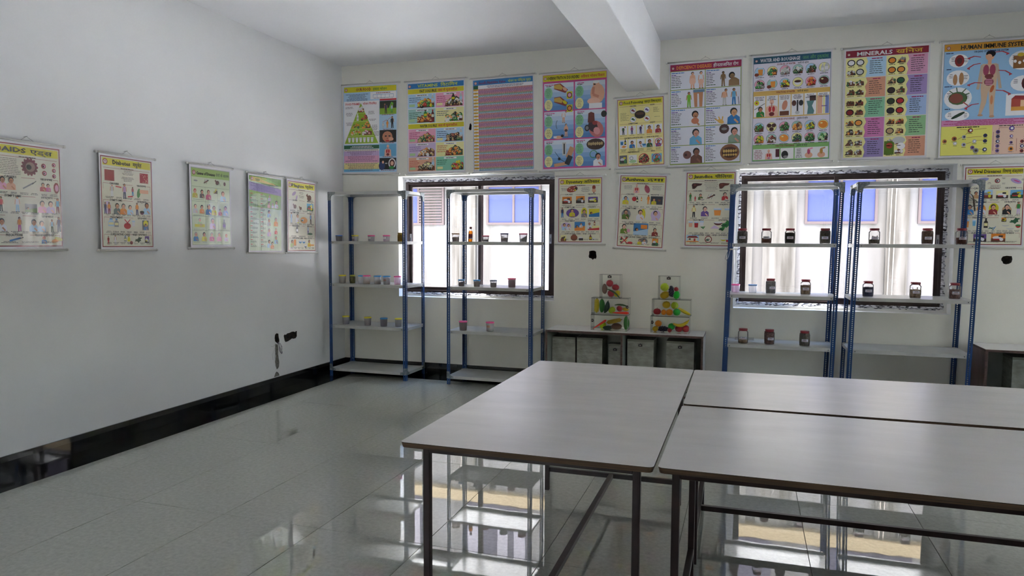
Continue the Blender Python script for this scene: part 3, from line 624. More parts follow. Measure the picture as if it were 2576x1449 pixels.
cabinet(-1.872, -.365, 'low open cabinet with white top carrying the two stacks of boxes')
cabinet(1.885, 3.4, 'second low cabinet at the right edge behind the tables, brown ply side')
def bigbox(x0, x1, z1, y0, y1, label, latch=1, name='display_box'):
    r_ = empty(name, (x0, y0, .0401), 0, label, 'box', 'film-covered boxes inside the low cabinets'); w, d, h = x1-x0, y1-y0, z1-.0401; t_ = .004
    b = MB(); b.box(0, 0, 0, w, t_, h-.02, M['boxfilm']); b.box(0, d-t_, 0, w, d, h-.02, M['boxfilm']); b.box(0, t_, 0, t_, d-t_, h-.02, M['boxfilm']); b.box(w-t_, t_, 0, w, d-t_, h-.02, M['boxfilm']); b.box(t_, t_, 0, w-t_, d-t_, t_, M['boxfilm']); b.obj('body', r_)
    b = MB(); b.box(-.002, -.002, h-.02, w+.002, d, h, plain('grey_film_lid', (.16, .16, .13), .45)); b.obj('lid', r_)
    if latch: latchobj(r_, w/2, -.0045, h-.055)
    else:
        b = MB(); b.lathe([(.005, -.004), (.005, 0)], M['black'], 8, (w*.6, -.002, h-.012), axis='y'); b.obj('knob', r_)
    return r_
def latchobj(par, x, y, z, s=1.0, rot=None, side=0):
    b = MB(); b.box(-.019*s, -.003, -.012*s, .019*s, 0, .012*s, M['black']); b.box(-.006*s, -.0032, .010*s, .006*s, 0, .017*s, M['black'])
    b.box(-.007*s, -.0042, -.003*s, .000*s, -.003, .003*s, M['white']); b.box(.000*s, -.0042, -.003*s, .006*s, -.003, .003*s, M['labelp'])
    o = b.obj('latch', par, (x, y, z)); 
    if rot: o.rotation_euler = rot
    return o
bigbox(-1.845, -1.607, .525, 6.92, 7.17, 'film-covered box, leftmost in the low cabinet', 0); bigbox(-1.590, -1.335, .527, 6.92, 7.17, 'film-covered box, second from the left in the low cabinet', 0)
bigbox(-1.285, -1.150, .470, 6.98, 7.12, 'smallest film-covered box, just left of the cabinet divider', 1); bigbox(-1.088, -.834, .534, 6.92, 7.17, 'film-covered box just right of the cabinet divider', 1)
bigbox(-.714, -.456, .534, 6.92, 7.17, 'film-covered box, rightmost in the low cabinet', 1); bigbox(2.13, 2.40, .534, 6.93, 7.17, 'film-covered box in the second low cabinet at the right edge', 1)

def clearbox(x0, z0, x1, z1, y0, y1, label, latch, group='clear display boxes stacked on the low cabinet'):
    r_ = empty('display_box', (x0, y0, z0), 0, label, 'box', group); w, d, h = x1-x0, y1-y0, z1-z0; t_ = .003
    b = MB(); b.add([(0, 0, 0), (w, 0, 0), (w, d, 0), (0, d, 0), (0, 0, h-t_), (w, 0, h-t_), (w, d, h-t_), (0, d, h-t_)], [(0, 1, 5, 4), (1, 2, 6, 5), (2, 3, 7, 6), (3, 0, 4, 7), (0, 3, 2, 1)], M['acrylic']); b.obj('body', r_)
    e_ = .0022; q = MB()
    for X in (0, w-e_):
        for Y in (0, d-e_): q.box(X, Y, 0, X+e_, Y+e_, h-t_, M['acr_edge'])
    for Z in (0, h-t_-e_):
        q.box(0, 0, Z, w, e_, Z+e_, M['acr_edge']); q.box(0, d-e_, Z, w, d, Z+e_, M['acr_edge']); q.box(0, 0, Z, e_, d, Z+e_, M['acr_edge']); q.box(w-e_, 0, Z, w, d, Z+e_, M['acr_edge'])
    q.obj('edge_joint', r_)
    b = MB(); b.box(-.001, -.001, h-t_, w+.001, d+.001, h, M['acr_edge'] if 0 else M['acrylic']); b.obj('lid', r_)
    if latch == 'c': latchobj(r_, w/2, -.003, h-.022)
    if latch == 'l': latchobj(r_, .018, -.003, h*.62, .8, (0, PI/2, 0))
    if latch == 'r': latchobj(r_, w-.008, -.003, h*.5, .8, (0, -PI/2, 0))
    return r_
zc = .6115
clearbox(-1.449, zc, -1.090, .764, 6.90, 7.07, 'lowest clear box of the left stack, with two toy gourds and a red carrot', 'l')
clearbox(-1.447, .7645, -1.085, .930, 6.91, 7.07, 'middle clear box of the left stack, with toy cucumbers upright', 'r')
clearbox(-1.370, .9305, -1.170, 1.160, 6.92, 7.06, 'top clear box of the left stack, with three red toy tomatoes', 'c')
clearbox(-.867, zc, -.505, .772, 6.90, 7.07, 'lowest clear box of the right stack, with a toy banana on two apples', 'l')
clearbox(-.857, .7725, -.497, .934, 6.91, 7.07, 'middle clear box of the right stack, with a toy apple and oranges', '')
clearbox(-.802, .9345, -.604, 1.156, 6.92, 7.06, 'top clear box of the right stack, with purple toy grapes', 'c')

# ------------------------------------------------------------------ toy fruit and vegetables
def toy(nm, col, rough=.35):
    return plain('toy_'+nm, hx(col), rough, coat=.2)
T = {k: toy(k, c) for k, c in dict(tomato='b0182c', potato='7d5845', bean='2a5a14', lemon='dcc91a', corn='e0c818', cucumber='1f7a14', zucchini='053c22', star='c3dc12', carrot='ff3a18', banana='e6cc10', apple='b01226', mango='d8b412', grape='1b1038', pear='08c42c', orange='f29410', apple_green='10b428', strawberry='b01420', corn2='c8a41a').items()}
def fruit(kind, x, y, z, sz, colr, label, rot=0, cat='toy fruit', seed=1):
    """built in local axes, z up; sz = (width, height)"""
    b = MB(); w, h = sz; m_ = T[colr]; rr = random.Random(seed); r = w/2
    nm = dict(round='toy_apple', tomato='toy_tomato', star='toy_star_fruit', grape='toy_grapes', cap='toy_cucumber', corn='toy_corn', carrot='toy_carrot', potato='toy_potato', mango='toy_mango', bean='toy_bean', banana='toy_banana', orange='toy_orange', straw='toy_strawberry', pear='toy_pear', zuc='toy_bitter_gourd').get(kind, 'toy_fruit')
    bpart = []
    if kind in ('round', 'tomato', 'orange'):
        b.ball((0, 0, 0), (r, r, h/2), m_, 20, 12, lambda d: 1-.10*max(0, abs(d.z)-.8)*5*.6+(.012*math.cos(5*math.atan2(d.y, d.x))*(1-abs(d.z)) if kind == 'tomato' else 0))
        if kind != 'orange': bpart.append(('stem', [(0, 0, h*.44), (0, 0, h*.60)], .0022, 'bean'))
        else:
            bpart.append(('stem', [(0, 0, h*.48), (0, 0, h*.515)], .004, 'corn2'))
    elif kind == 'star':
        b.ball((0, 0, 0), (r, r, h/2), m_, 30, 12, lambda d: .80+.22*abs(math.cos(2.5*math.atan2(d.y, d.x)))**1.5)
    elif kind == 'grape':
        n_ = 26
        for i in range(n_):
            q = (i+.5)/n_; zz = (q-.5)*h*.86; ra = r*.62*math.sin(PI*min(1, q*.85+.10))**.7; a = i*2.4
            b.ball((ra*math.cos(a), ra*math.sin(a), zz), (w*.19,)*3, m_, 8, 6)
        bpart.append(('stem', [(0, 0, h*.40), (0, 0, h*.5)], .008, 'grape'))
    elif kind in ('cap', 'corn', 'zuc'):
        n_ = 12; pts = []; rad = []
        for i in range(n_+1):
            q = i/n_; pts.append((0.004*math.sin(PI*q) if kind != 'zuc' else .010*math.sin(PI*q), 0, (q-.5)*h))
            rad.append(max(.002, r*math.sin(PI*min(max(q, .02), .98))**(.38 if kind != 'zuc' else .62)*(1+(.06*rr.uniform(-1, 1) if kind == 'zuc' else 0))))
        b.tube(pts, rad, m_, 16)
        if kind == 'corn':
            for i in range(9):
                for k in range(14):
                    a = 2*PI*k/14; zz = (i/8-.5)*h*.78; b.ball((r*.93*math.cos(a), r*.93*math.sin(a), zz), (.003, .003, h*.042), m_, 5, 4)
        bpart.append(('stem', [(0, 0, h*.47), (.002, 0, h*.56)], .003, 'zucchini'))
    elif kind == 'carrot':
        n_ = 10; b.tube([(0, 0, (i/n_-.5)*h) for i in range(n_+1)], [max(.0015, r*(i/n_)**.55*(1 if i < n_ else .45)) for i in range(n_+1)], m_, 14)
    elif kind == 'potato':
        b.ball((0, 0, 0), (r, r*.85, h/2), m_, 16, 10, lambda d: 1+.06*math.sin(3*d.x+2*d.z+1)+.05*math.cos(4*d.z))
    elif kind == 'mango':
        b.ball((0, 0, 0), (r, r*.8, h/2), m_, 18, 12, lambda d: 1+.10*d.x*d.z-.06*d.z)
    elif kind == 'straw':
        b.ball((0, 0, 0), (r, r, h/2), m_, 16, 10, lambda d: 1-.28*max(0, d.z)**2)
    elif kind == 'pear':
        b.ball((0, 0, 0), (r, r, h/2), m_, 18, 12, lambda d: 1-.16*max(0, d.z)+.05*max(0, -d.z)); bpart.append(('stem', [(0, 0, h*.44), (.003, 0, h*.56)], .0022, 'cucumber'))
    elif kind == 'bean':
        n_ = 12; b.tube([((i/n_-.5)*w, 0, -((i/n_-.5)**2)*h*1.6+h*.2) for i in range(n_+1)], [.0085*math.sin(PI*min(max(i/n_, .04), .96))**.4 for i in range(n_+1)], m_, 10)
    elif kind == 'banana':
        n_ = 14; b.tube([((i/n_-.5)*w, 0, ((i/n_-.42)**2)*h*2.2-h*.25) for i in range(n_+1)], [(.0165*math.sin(PI*min(max(i/n_*.86+.06, .05), .95))**.5 if i < n_-1 else .006) for i in range(n_+1)], m_, 8)
    ob = b.obj(nm, None, (x, y, z)); ob.rotation_euler = (0, rot, 0)
    tag(ob, label, cat, 'toy fruit and vegetables in the clear boxes')
    for pn, pts, rad, cm in bpart:
        q = MB(); q.tube(pts, rad, T[cm], 6); q.obj(pn, ob)
    return ob
D = math.radians
yo = 6.985
# left stack, top box
fruit('tomato', -1.283, yo+.01, 1.069, (.071, .071), 'tomato', 'red toy tomato at the top of the top left box', .3, seed=2, cat='toy vegetable')
fruit('tomato', -1.223, yo, 1.032, (.073, .062), 'tomato', 'red toy tomato at the right of the top left box', .2, cat='toy vegetable')
fruit('tomato', -1.270, yo+.02, .969, (.070, .074), 'tomato', 'red toy tomato behind the green bean in the top left box', 2.9, cat='toy vegetable')
fruit('potato', -1.328, yo-.015, 1.014, (.055, .106), 'potato', 'brown toy potato standing in the top left box', .05, cat='toy vegetable')
fruit('bean', -1.232, yo-.042, .978, (.150, .035), 'bean', 'long green toy bean leaning across the top left box', .60, cat='toy vegetable')
fruit('mango', -1.207, yo+.015, .970, (.060, .068), 'lemon', 'yellow toy lemon in the lower right corner of the top left box', .6)
# left, middle
fruit('corn', -1.409, yo, .846, (.046, .140), 'corn', 'yellow toy corn cob standing in the middle left box', .03, cat='toy vegetable')
fruit('cap', -1.358, yo, .8455, (.056, .132), 'cucumber', 'bright green toy cucumber standing in the middle left box', 0, cat='toy vegetable')
fruit('zuc', -1.310, yo-.02, .836, (.050, .124), 'zucchini', 'dark green toy bitter gourd leaning in the middle left box', .28, cat='toy vegetable')
fruit('star', -1.256, yo, .806, (.064, .072), 'star', 'lime toy star fruit in the middle left box', .7)
fruit('bean', -1.156, yo+.0, .853, (.145, .035), 'bean', 'long green toy bean lying on top in the middle left box', .14, cat='toy vegetable')
fruit('round', -1.181, yo, .823, (.060, .056), 'apple', 'dark red toy apple behind the red carrot, middle left box', .5)
fruit('mango', -1.120, yo+.01, .819, (.070, .036), 'mango', 'yellow toy mango end above the red carrot', .1)
fruit('carrot', -1.166, yo-.04, .785, (.030, .168), 'carrot', 'bright red toy carrot lying in the middle left box', PI/2, cat='toy vegetable')
# left, bottom
fruit('carrot', -1.368, yo-.045, .664, (.026, .158), 'carrot', 'orange-red toy carrot leaning in the lowest left box', .97, cat='toy vegetable')
fruit('star', -1.347, yo+.01, .650, (.066, .074), 'star', 'lime toy star fruit behind the carrot in the lowest left box', .3)
fruit('corn', -1.239, yo+.03, .694, (.038, .150), 'corn2', 'yellow toy corn cob propped in the lowest left box', 1.33, cat='toy vegetable')
fruit('zuc', -1.292, yo-.01, .638, (.046, .110), 'zucchini', 'dark green toy gourd lying in the lowest left box', 1.45, cat='toy vegetable')
fruit('potato', -1.204, yo-.03, .648, (.110, .070), 'potato', 'large brown toy potato in the lowest left box', -.12, cat='toy vegetable')
fruit('cap', -1.114, yo, .682, (.058, .132), 'cucumber', 'bright green toy cucumber standing in the lowest left box', 0, cat='toy vegetable')
# right, top
fruit('star', -.750, yo+.01, 1.046, (.084, .078), 'star', 'lime toy star fruit in the top right box', .9)
fruit('mango', -.745, yo, .972, (.092, .070), 'mango', 'yellow toy mango at the bottom of the top right box', -.2)
fruit('grape', -.681, yo-.03, 1.008, (.056, .108), 'grape', 'bunch of purple toy grapes standing in the top right box')
fruit('round', -.638, yo, 1.028, (.045, .043), 'apple', 'small red toy apple beside the grapes in the top right box', .2)
fruit('pear', -.633, yo, .977, (.066, .082), 'pear', 'bright green toy pear in the top right box', .2)
# right, middle
fruit('round', -.815, yo, .807, (.074, .064), 'apple', 'dark red toy apple standing alone in the middle right box')
fruit('orange', -.730, yo+.02, .874, (.078, .072), 'mango', 'yellow toy orange on top in the middle right box')
fruit('orange', -.751, yo-.01, .803, (.050, .056), 'orange', 'small pale orange toy fruit in the middle right box')
fruit('orange', -.695, yo-.03, .806, (.068, .064), 'orange', 'orange toy fruit with dimpled skin in the middle right box')
fruit('star', -.653, yo+.02, .870, (.072, .068), 'star', 'lime toy star fruit standing in the middle right box', .1)
fruit('orange', -.626, yo-.03, .810, (.071, .070), 'pear', 'bright green toy guava in the middle right box')
fruit('cap', -.556, yo, .817, (.032, .128), 'banana', 'straight yellow toy banana leaning in the middle right box', 2.05)
# right, bottom
fruit('orange', -.801, yo+.0, .691, (.066, .064), 'orange', 'orange toy ball resting on the yellow mango, lowest right box')
fruit('mango', -.828, yo, .640, (.056, .056), 'mango', 'yellow toy mango in the corner of the lowest right box', .4)
fruit('grape', -.752, yo-.01, .642, (.060, .094), 'grape', 'bunch of purple toy grapes lying in the lowest right box', PI/2)
fruit('orange', -.677, yo+.02, .664, (.068, .068), 'apple_green', 'green toy apple in the lowest right box')
fruit('straw', -.690, yo-.035, .637, (.044, .048), 'strawberry', 'small red toy strawberry in front of the green apple', 0)
fruit('round', -.606, yo, .649, (.074, .070), 'apple', 'red toy apple under the left end of the banana', .1)
fruit('round', -.542, yo, .651, (.070, .072), 'apple', 'red toy apple under the right end of the banana', -.1)
fruit('banana', -.582, yo-.025, .700, (.152, .062), 'banana', 'curved yellow toy banana lying on the two red apples', -.12)

# ------------------------------------------------------------------ tables
def tabletop(nm, par, x0, y0, x1, y1, z0, z1, r=.018):
    b = MB(); pts = []
    for cx_, cy_, a0 in ((x1-r, y1-r, 0), (x0+r, y1-r, PI/2), (x0+r, y0+r, PI), (x1-r, y0+r, 1.5*PI)):
        for k in range(5): a = a0+PI/2*k/4; pts.append((cx_+r*math.cos(a), cy_+r*math.sin(a)))
    n_ = len(pts); cx_, cy_ = (x0+x1)/2, (y0+y1)/2
    def ring(s_, z): return [(cx_+(p[0]-cx_)*(1-s_/(x1-x0)*2), cy_+(p[1]-cy_)*(1-s_/(y1-y0)*2), z) for p in pts]
    top, t2, bot = ring(0, z1), ring(.0, z1-.0012), ring(.004, z0)
    b.add(top, [tuple(range(n_))], M['laminate']); b.add(top+t2, [(i, n_+i, n_+(i+1) % n_, (i+1) % n_) for i in range(n_)], M['black'])
    b.add(t2+bot, [(i, n_+i, n_+(i+1) % n_, (i+1) % n_) for i in range(n_)], M['ply']); b.add(bot, [tuple(reversed(range(n_)))], M['ply'])
    return b.obj(nm, par)
def table(x0, y0, x1, y1, lx, ly, label, rz=0, along='y'):
    r_ = empty('work_table', (x0, y0, 0), rz, label, 'table', 'white-topped steel work tables pushed together'); w, d = x1-x0, y1-y0
    tabletop('tabletop', r_, 0, 0, w, d, .740, .760)
    s = .026; Z = .740; a, c = [v-x0 for v in lx]; e_, f = [v-y0 for v in ly]; h = s/2
    for X in (a, c):
        for Y in (e_, f):
            b = MB(); b.box(X-h, Y-h, 0, X+h, Y+h, Z, M['frame']); o = b.obj('leg', r_); bv = o.modifiers.new('b', 'BEVEL'); bv.width = .002; bv.segments = 1
    def bar(nm, p, q):
        b = MB(); b.box(*p, *q, M['frame']); o = b.obj(nm, r_); bv = o.modifiers.new('b', 'BEVEL'); bv.width = .002; bv.segments = 1
    for Y in (e_, f): bar('top_rail', (a+h, Y-h, Z-s), (c-h, Y+h, Z-.0005))
    for X in (a, c): bar('top_rail', (X-h, e_+h, Z-s), (X+h, f-h, Z-.0005))
    zl = .128
    if along == 'y':
        for Y in (e_, f): bar('low_rail', (a+h, Y-h, zl-h), (c-h, Y+h, zl+h))
        xm = (a+c)/2; bar('centre_rail', (xm-h, e_+h, zl-h), (xm+h, f-h, zl+h))
    else:
        for X in (a, c): bar('low_rail', (X-h, e_+h, zl-h), (X+h, f-h, zl+h))
        ym = (e_+f)/2; bar('centre_rail', (a+h, ym-h, zl-h), (c-h, ym+h, zl+h))
    return r_
table(-1.189, 2.310, -.273, 4.168, (-1.106, -.334), (2.372, 4.060), 'white table running towards the window wall, its free long side on the left', along='y')
table(-.260, 2.318, 1.585, 3.240, (-.204, 1.53), (2.372, 3.178), 'white table across the bottom right foreground with worn ply edge', along='x')
table(-.258, 3.272, 1.59, 4.166, (-.200, 1.53), (3.33, 4.10), 'white table across, nearer the window wall behind the foreground one', rz=.012, along='x')

# loose wiring at the broken socket, and the gecko
b = MB()
def yz(pts, x=XL+.012): return [(x+q*.006*(i % 3), y, z) for i, (y, z) in enumerate(pts) for q in (1,)]
b.tube(yz([(5.955, .47), (5.985, .455), (6.005, .42), (6.02, .38), (6.018, .352), (6.000, .350), (5.990, .375), (5.975, .42), (5.958, .452), (5.955, .475)]), .0035, plain('violet_wire', hx('5a4a66'), .4), 6)
b.tube(yz([(5.958, .47), (5.98, .448), (5.998, .40), (6.006, .37), (5.995, .36), (5.975, .40), (5.955, .46)], XL+.02), .0028, plain('white_wire', hx('b0b0b0'), .4), 6)
b.tube(yz([(5.94, .455), (5.915, .435), (5.885, .41), (5.865, .36), (5.868, .31)]), .0009, plain('grey_wire', hx('8a8a82'), .5), 4)
b.tube(yz([(5.938, .452), (5.93, .42), (5.90, .37), (5.905, .32), (5.925, .30)]), .0009, plain('grey_wire', hx('8a8a82'), .5), 4)
b.tube(yz([(5.938, .45), (5.90, .452), (5.87, .44), (5.85, .445)]), .0009, plain('grey_wire', hx('8a8a82'), .5), 4)
tag(b.obj('loose_wire'), 'loop of violet and white wire hanging from the broken socket hole in the left wall', 'wire')
gm = noise_mix(mat('gecko_skin', (.10, .08, .06), .7), (.05, .04, .03), (.15, .12, .09), 120)
g = empty('gecko', (1.86, 7.186, 1.83), 0, 'small brown gecko clinging head down on the viral diseases chart', 'lizard')
def G(nm, pts, rad):
    b = MB(); b.tube([(x-1.86, 0, z-1.83) for x, z in pts], rad, gm, 8); return b.obj(nm, g)
G('body', [(1.853, 1.872), (1.857, 1.86), (1.861, 1.835), (1.864, 1.81), (1.866, 1.795), (1.868, 1.783), (1.870, 1.768), (1.871, 1.758)], [.004, .007, .0085, .008, .0055, .0075, .006, .002])
G('tail', [(1.854, 1.872), (1.850, 1.888), (1.843, 1.900), (1.834, 1.909), (1.825, 1.914)], [.0055, .0045, .0035, .0022, .001])
G('leg', [(1.856, 1.862), (1.842, 1.868), (1.834, 1.876)], [.0035, .003, .0025]); G('leg', [(1.860, 1.862), (1.874, 1.852), (1.884, 1.842)], [.0035, .003, .0025])
G('leg', [(1.863, 1.805), (1.848, 1.80), (1.842, 1.79)], [.003, .0028, .0022]); G('leg', [(1.866, 1.806), (1.882, 1.806), (1.893, 1.812)], [.003, .0028, .0022])
# ------------------------------------------------------------------ printed charts
def deva(s):   # the short-i sign is written before its consonant
    return re.sub('([\u0915-\u0939](?:\u094d[\u0915-\u0939])*)\u093f', '\u093f\\1', s)
TC = {}
def glyphs(s, bold):
    k = (s, bold)
    if k not in TC:
        cu = bpy.data.curves.new('lettering', 'FONT'); cu.body = deva(s); cu.size = 1; cu.resolution_u = 1
        dv = any('\u0900' <= ch <= '\u097f' for ch in s)
        cu.offset = 0 if dv else (.012 if bold else 0)
        o = bpy.data.objects.new('lettering', cu); me = o.to_mesh()
        v = [(p.co.x, p.co.y, 0) for p in me.vertices]; f = [tuple(q.vertices) for q in me.polygons]
        o.to_mesh_clear(); bpy.data.objects.remove(o); bpy.data.curves.remove(cu)
        if bold: n_ = len(v); v = v+[(x+.035, y, .5) for x, y, _ in v]+[(x+.018, y+.02, 1) for x, y, _ in v]; f = f+[tuple(i+n_ for i in q) for q in f]+[tuple(i+2*n_ for i in q) for q in f]
        x0, x1 = min(p[0] for p in v), max(p[0] for p in v)
        TC[k] = ([(x-x0, y, d_) for x, y, d_ in v], f, x1-x0)
    return TC[k]
COL = dict(k='16131a', w='e8e6ea', W='f4f2f4', y='ddd21c', Y='efe9a6', cr='e6e2cc', m='b01a5c', mr='8e1a1e', r='c8202a', g='2f8a3c', lg='b6d8a0', G='1d5a34', b='2a7cc0', lb='b4d6ee', db='1a5f86', pk='f0a8c4', lp='d8c0e0', pu='6a4a9a', o='e88a24', br='6e3a20', sk='c88a62', sk2='e0a884', dk='3a2620', gy='8a8a8a', lgy='c8c8c8', or_='ef9a3a', tan='c8a070', fl='f0c0a8', mg='d24a8e', bg='a8d0c8', sal='e8b090', aqua='6ab0d8', nv='24306a')
def cc(c): return hx(COL.get(c, c))
class Art:
    def __init__(s, h): s.H = h; s.v = []; s.f = []; s.c = []; s.l = 1
    def poly(s, pts, c, k=0):
        b = len(s.v); s.q = (getattr(s, 'q', 0)+1) % 36; z = s.l+s.q*.027; s.v += [(x, -y, z) for x, y in pts]; s.f.append(tuple(range(b, b+len(pts)))); s.c.append(cc(c)); s.l = min(s.l+k, 12)
    def rect(s, x, y, w, h, c): s.poly([(x, y), (x, y+h), (x+w, y+h), (x+w, y)], c)
    def ell(s, x, y, rx, ry, c, n=12, a=0):
        ca, sa = math.cos(a), math.sin(a)
        s.poly([(x+rx*math.cos(t)*ca-ry*math.sin(t)*sa, y+rx*math.cos(t)*sa+ry*math.sin(t)*ca) for t in (2*PI*i/n for i in range(n))], c)
    def ring(s, x, y, r, t, c, n=16):
        for i in range(n):
            a, b = 2*PI*i/n, 2*PI*(i+1)/n
            s.poly([(x+r*math.cos(a), y+r*math.sin(a)), (x+r*math.cos(b), y+r*math.sin(b)), (x+(r-t)*math.cos(b), y+(r-t)*math.sin(b)), (x+(r-t)*math.cos(a), y+(r-t)*math.sin(a))], c)
    def line(s, x0, y0, x1, y1, w, c):
        d = math.hypot(x1-x0, y1-y0) or 1; nx, ny = -(y1-y0)/d*w/2, (x1-x0)/d*w/2
        s.poly([(x0+nx, y0+ny), (x1+nx, y1+ny), (x1-nx, y1-ny), (x0-nx, y0-ny)], c)
    def txt(s, t, x, y, h, c, al='l', mw=None, bold=1, z=15, fw=None):
        if not t: return
        v, f, w = glyphs(t, bold); sx = sy = h/.72
        if mw and w*sx > mw: sx = mw/w
        if fw: sx = fw/w
        ox = x-(w*sx/2 if al == 'c' else w*sx if al == 'r' else 0); b = len(s.v); col = cc(c)
        s.v += [(ox+px*sx, -y+py*sy, z+pz) for px, py, pz in v]; s.f += [tuple(i+b for i in q) for q in f]; s.c += [col]*len(f)
    def dash(s, x, y, w, n, dy, c='k', seed=1, t=.55, al='c'):
        r = random.Random(seed); q = s.l; s.l = 13
        for i in range(n):
            ww = w*r.uniform(.6, 1); x0 = x+((w-ww)/2 if al == 'c' else 0); e = x0+ww
            while x0 < e: k = r.uniform(2, 6); s.rect(x0, y+i*dy, min(k, e-x0), t, c); x0 += k+.6
        s.l = q
    def logo(s, x, y, r):
        s.l = 12; s.ell(x, y, r, r, 'mr'); s.l = 13; s.ell(x, y, r*.74, r*.74, 'e0c8c0'); s.l = 14; s.ell(x, y-r*.15, r*.16, r*.4, 'mr', 6); s.ell(x, y+r*.3, r*.45, r*.12, 'mr', 6); s.l = 3
    # pictures ------------------------------------------------------
    def man(s, x, y, h, sh='b', sk='sk2', hr='k', pants=None, lean=0, ln=0, beard=0):
        """bust, or standing figure when pants is given; (x, y) = bottom centre"""
        s.l = 5
        if pants:
            s.poly([(x-h*.10, y-h*.5), (x-h*.11, y-.5), (x-h*.03, y-.5), (x, y-h*.42), (x+h*.04, y-.5), (x+h*.12, y-.5), (x+h*.10, y-h*.5)], pants)
            s.rect(x-h*.12, y-h*.03, h*.1, h*.03, 'k'); s.rect(x+h*.04, y-h*.03, h*.1, h*.03, 'k')
            t, bw, hd = y-h*.84, h*.12, h*.085
            s.l = 6; s.poly([(x-bw, t+h*.04), (x-bw*.5, t), (x+bw*.5, t), (x+bw, t+h*.04), (x+bw*.85, y-h*.46), (x-bw*.85, y-h*.46)], sh)
            s.l = 7; s.line(x-bw, t+h*.05, x-bw*1.35, y-h*.48, h*.05, sh if ln else sk); s.line(x+bw, t+h*.05, x+bw*1.3, y-h*.5, h*.05, sk)
            cy = t-hd*.8; cx = x+lean
        else:
            t, bw, hd = y-h*.50, h*.34, h*.19
            s.poly([(x-bw, y), (x-bw*.95, t+h*.14), (x-bw*.4, t), (x+bw*.4, t), (x+bw*.95, t+h*.14), (x+bw, y)], sh)
            s.l = 6; s.poly([(x-bw*.3, t-h*.03), (x+bw*.3, t-h*.03), (x+lean*.3, t+h*.12)], sk)
            s.l = 7; s.line(x+bw*.7, y-h*.05, x+bw*.1, y-h*.26, h*.10, sk)
            cy = t-hd*.75; cx = x+lean
        s.l = 8; s.ell(cx, cy-hd*.2, hd*1.02, hd*1.12, hr, 12); s.l = 9; s.ell(cx+hd*.12, cy+hd*.12, hd*.78, hd*.95, sk, 12)
        s.l = 10; s.rect(cx-hd*.25, cy-hd*.02, hd*.26, hd*.13, 'dk'); s.rect(cx+hd*.3, cy-hd*.02, hd*.26, hd*.13, 'dk'); s.rect(cx-hd*.05, cy+hd*.55, hd*.4, hd*.12, 'a03a3a')
        s.rect(cx+hd*.1, cy+hd*.1, hd*.1, hd*.3, 'br')
        if beard: s.rect(cx-hd*.3, cy+hd*.4, hd*.8, hd*.14, 'dk')
    def heap(s, x, y, w, h, seed, pal=('o', 'g', 'r', 'br', 'y', 'G')):
        r = random.Random(seed); n = int(max(7, w*h/9))
        s.l = 4; s.poly([(x, y+h), (x+w*.5, y+h*.2), (x+w, y+h*.4), (x+w, y+h)], 'br')
        for i in range(n):
            q = i/n; px = x+w*(.12+.8*r.random()); ky = abs((px-x)/w-.62)*.9; py = y+h*(min(.9, ky)+(1-min(.9, ky))*(.12+.75*q))
            rad = min(w, h)*r.uniform(.10, .2); s.l = 5+int(q*5); c = r.choice(pal)
            s.ell(px, py, rad*r.uniform(.8, 1.3), rad*.9, 'k' if r.random() < .12 else c, 9, r.random()); s.l += 1; s.ell(px-rad*.3, py-rad*.3, rad*.28, rad*.2, 'Y', 5)
    def bottle(s, x, y, w, h, c='br', cap='k', lab='Y'):
        s.l = 7; s.poly([(x-w/2, y), (x-w/2, y-h*.6), (x-w*.2, y-h*.78), (x-w*.2, y-h*.92), (x+w*.2, y-h*.92), (x+w*.2, y-h*.78), (x+w/2, y-h*.6), (x+w/2, y)], c)
        s.l = 8; s.rect(x-w*.25, y-h, w*.5, h*.12, cap); s.rect(x-w*.42, y-h*.5, w*.84, h*.3, lab)
    def cup(s, x, y, w, h, c='aqua', liq=None):
        s.l = 6; s.poly([(x-w/2, y-h), (x-w*.38, y), (x+w*.38, y), (x+w/2, y-h)], 'lb'); s.l = 7; s.poly([(x-w*.46, y-h*.75), (x-w*.38, y), (x+w*.38, y), (x+w*.46, y-h*.75)], liq or c); s.l = 8; s.ell(x, y-h, w/2, h*.09, 'w')
    def bowl(s, x, y, w, h, c='br', f='cr'):
        s.l = 6; s.poly([(x+w/2*math.cos(t), y+h*math.sin(t)) for t in [PI*i/8 for i in range(9)]], c); s.l = 7; s.ell(x, y, w/2, h*.35, f)
    def leaf(s, x, y, w, h, c='g', n=5, seed=1):
        r = random.Random(seed)
        for i in range(n): s.l = 6+i % 4; s.ell(x+r.uniform(-.3, .3)*w, y+r.uniform(-.3, .3)*h, w*.34, h*.16, c if i % 3 else 'G', 8, r.uniform(-1.2, 1.2))
    def torso(s, x, y, h, dark=0):
        s.l = 5; s.poly([(x-h*.34, y), (x-h*.30, y-h*.55), (x-h*.1, y-h*.66), (x+h*.1, y-h*.66), (x+h*.30, y-h*.55), (x+h*.34, y)], 'fl'); s.ell(x, y-h*.84, h*.12, h*.16, 'fl')
        s.l = 7; s.ell(x-h*.1, y-h*.42, h*.08, h*.17, 'r'); s.ell(x+h*.1, y-h*.42, h*.08, h*.17, 'r'); s.rect(x-h*.015, y-h*.8, h*.03, h*.3, 'mr')
        s.l = 8; s.ell(x, y-h*.14, h*.15, h*.12, 'mr' if dark else 'pk'); s.l = 9
        for i in range(4): s.line(x-h*.1, y-h*(.06+.05*i), x+h*.1, y-h*(.08+.05*i), h*.02, 'dk')
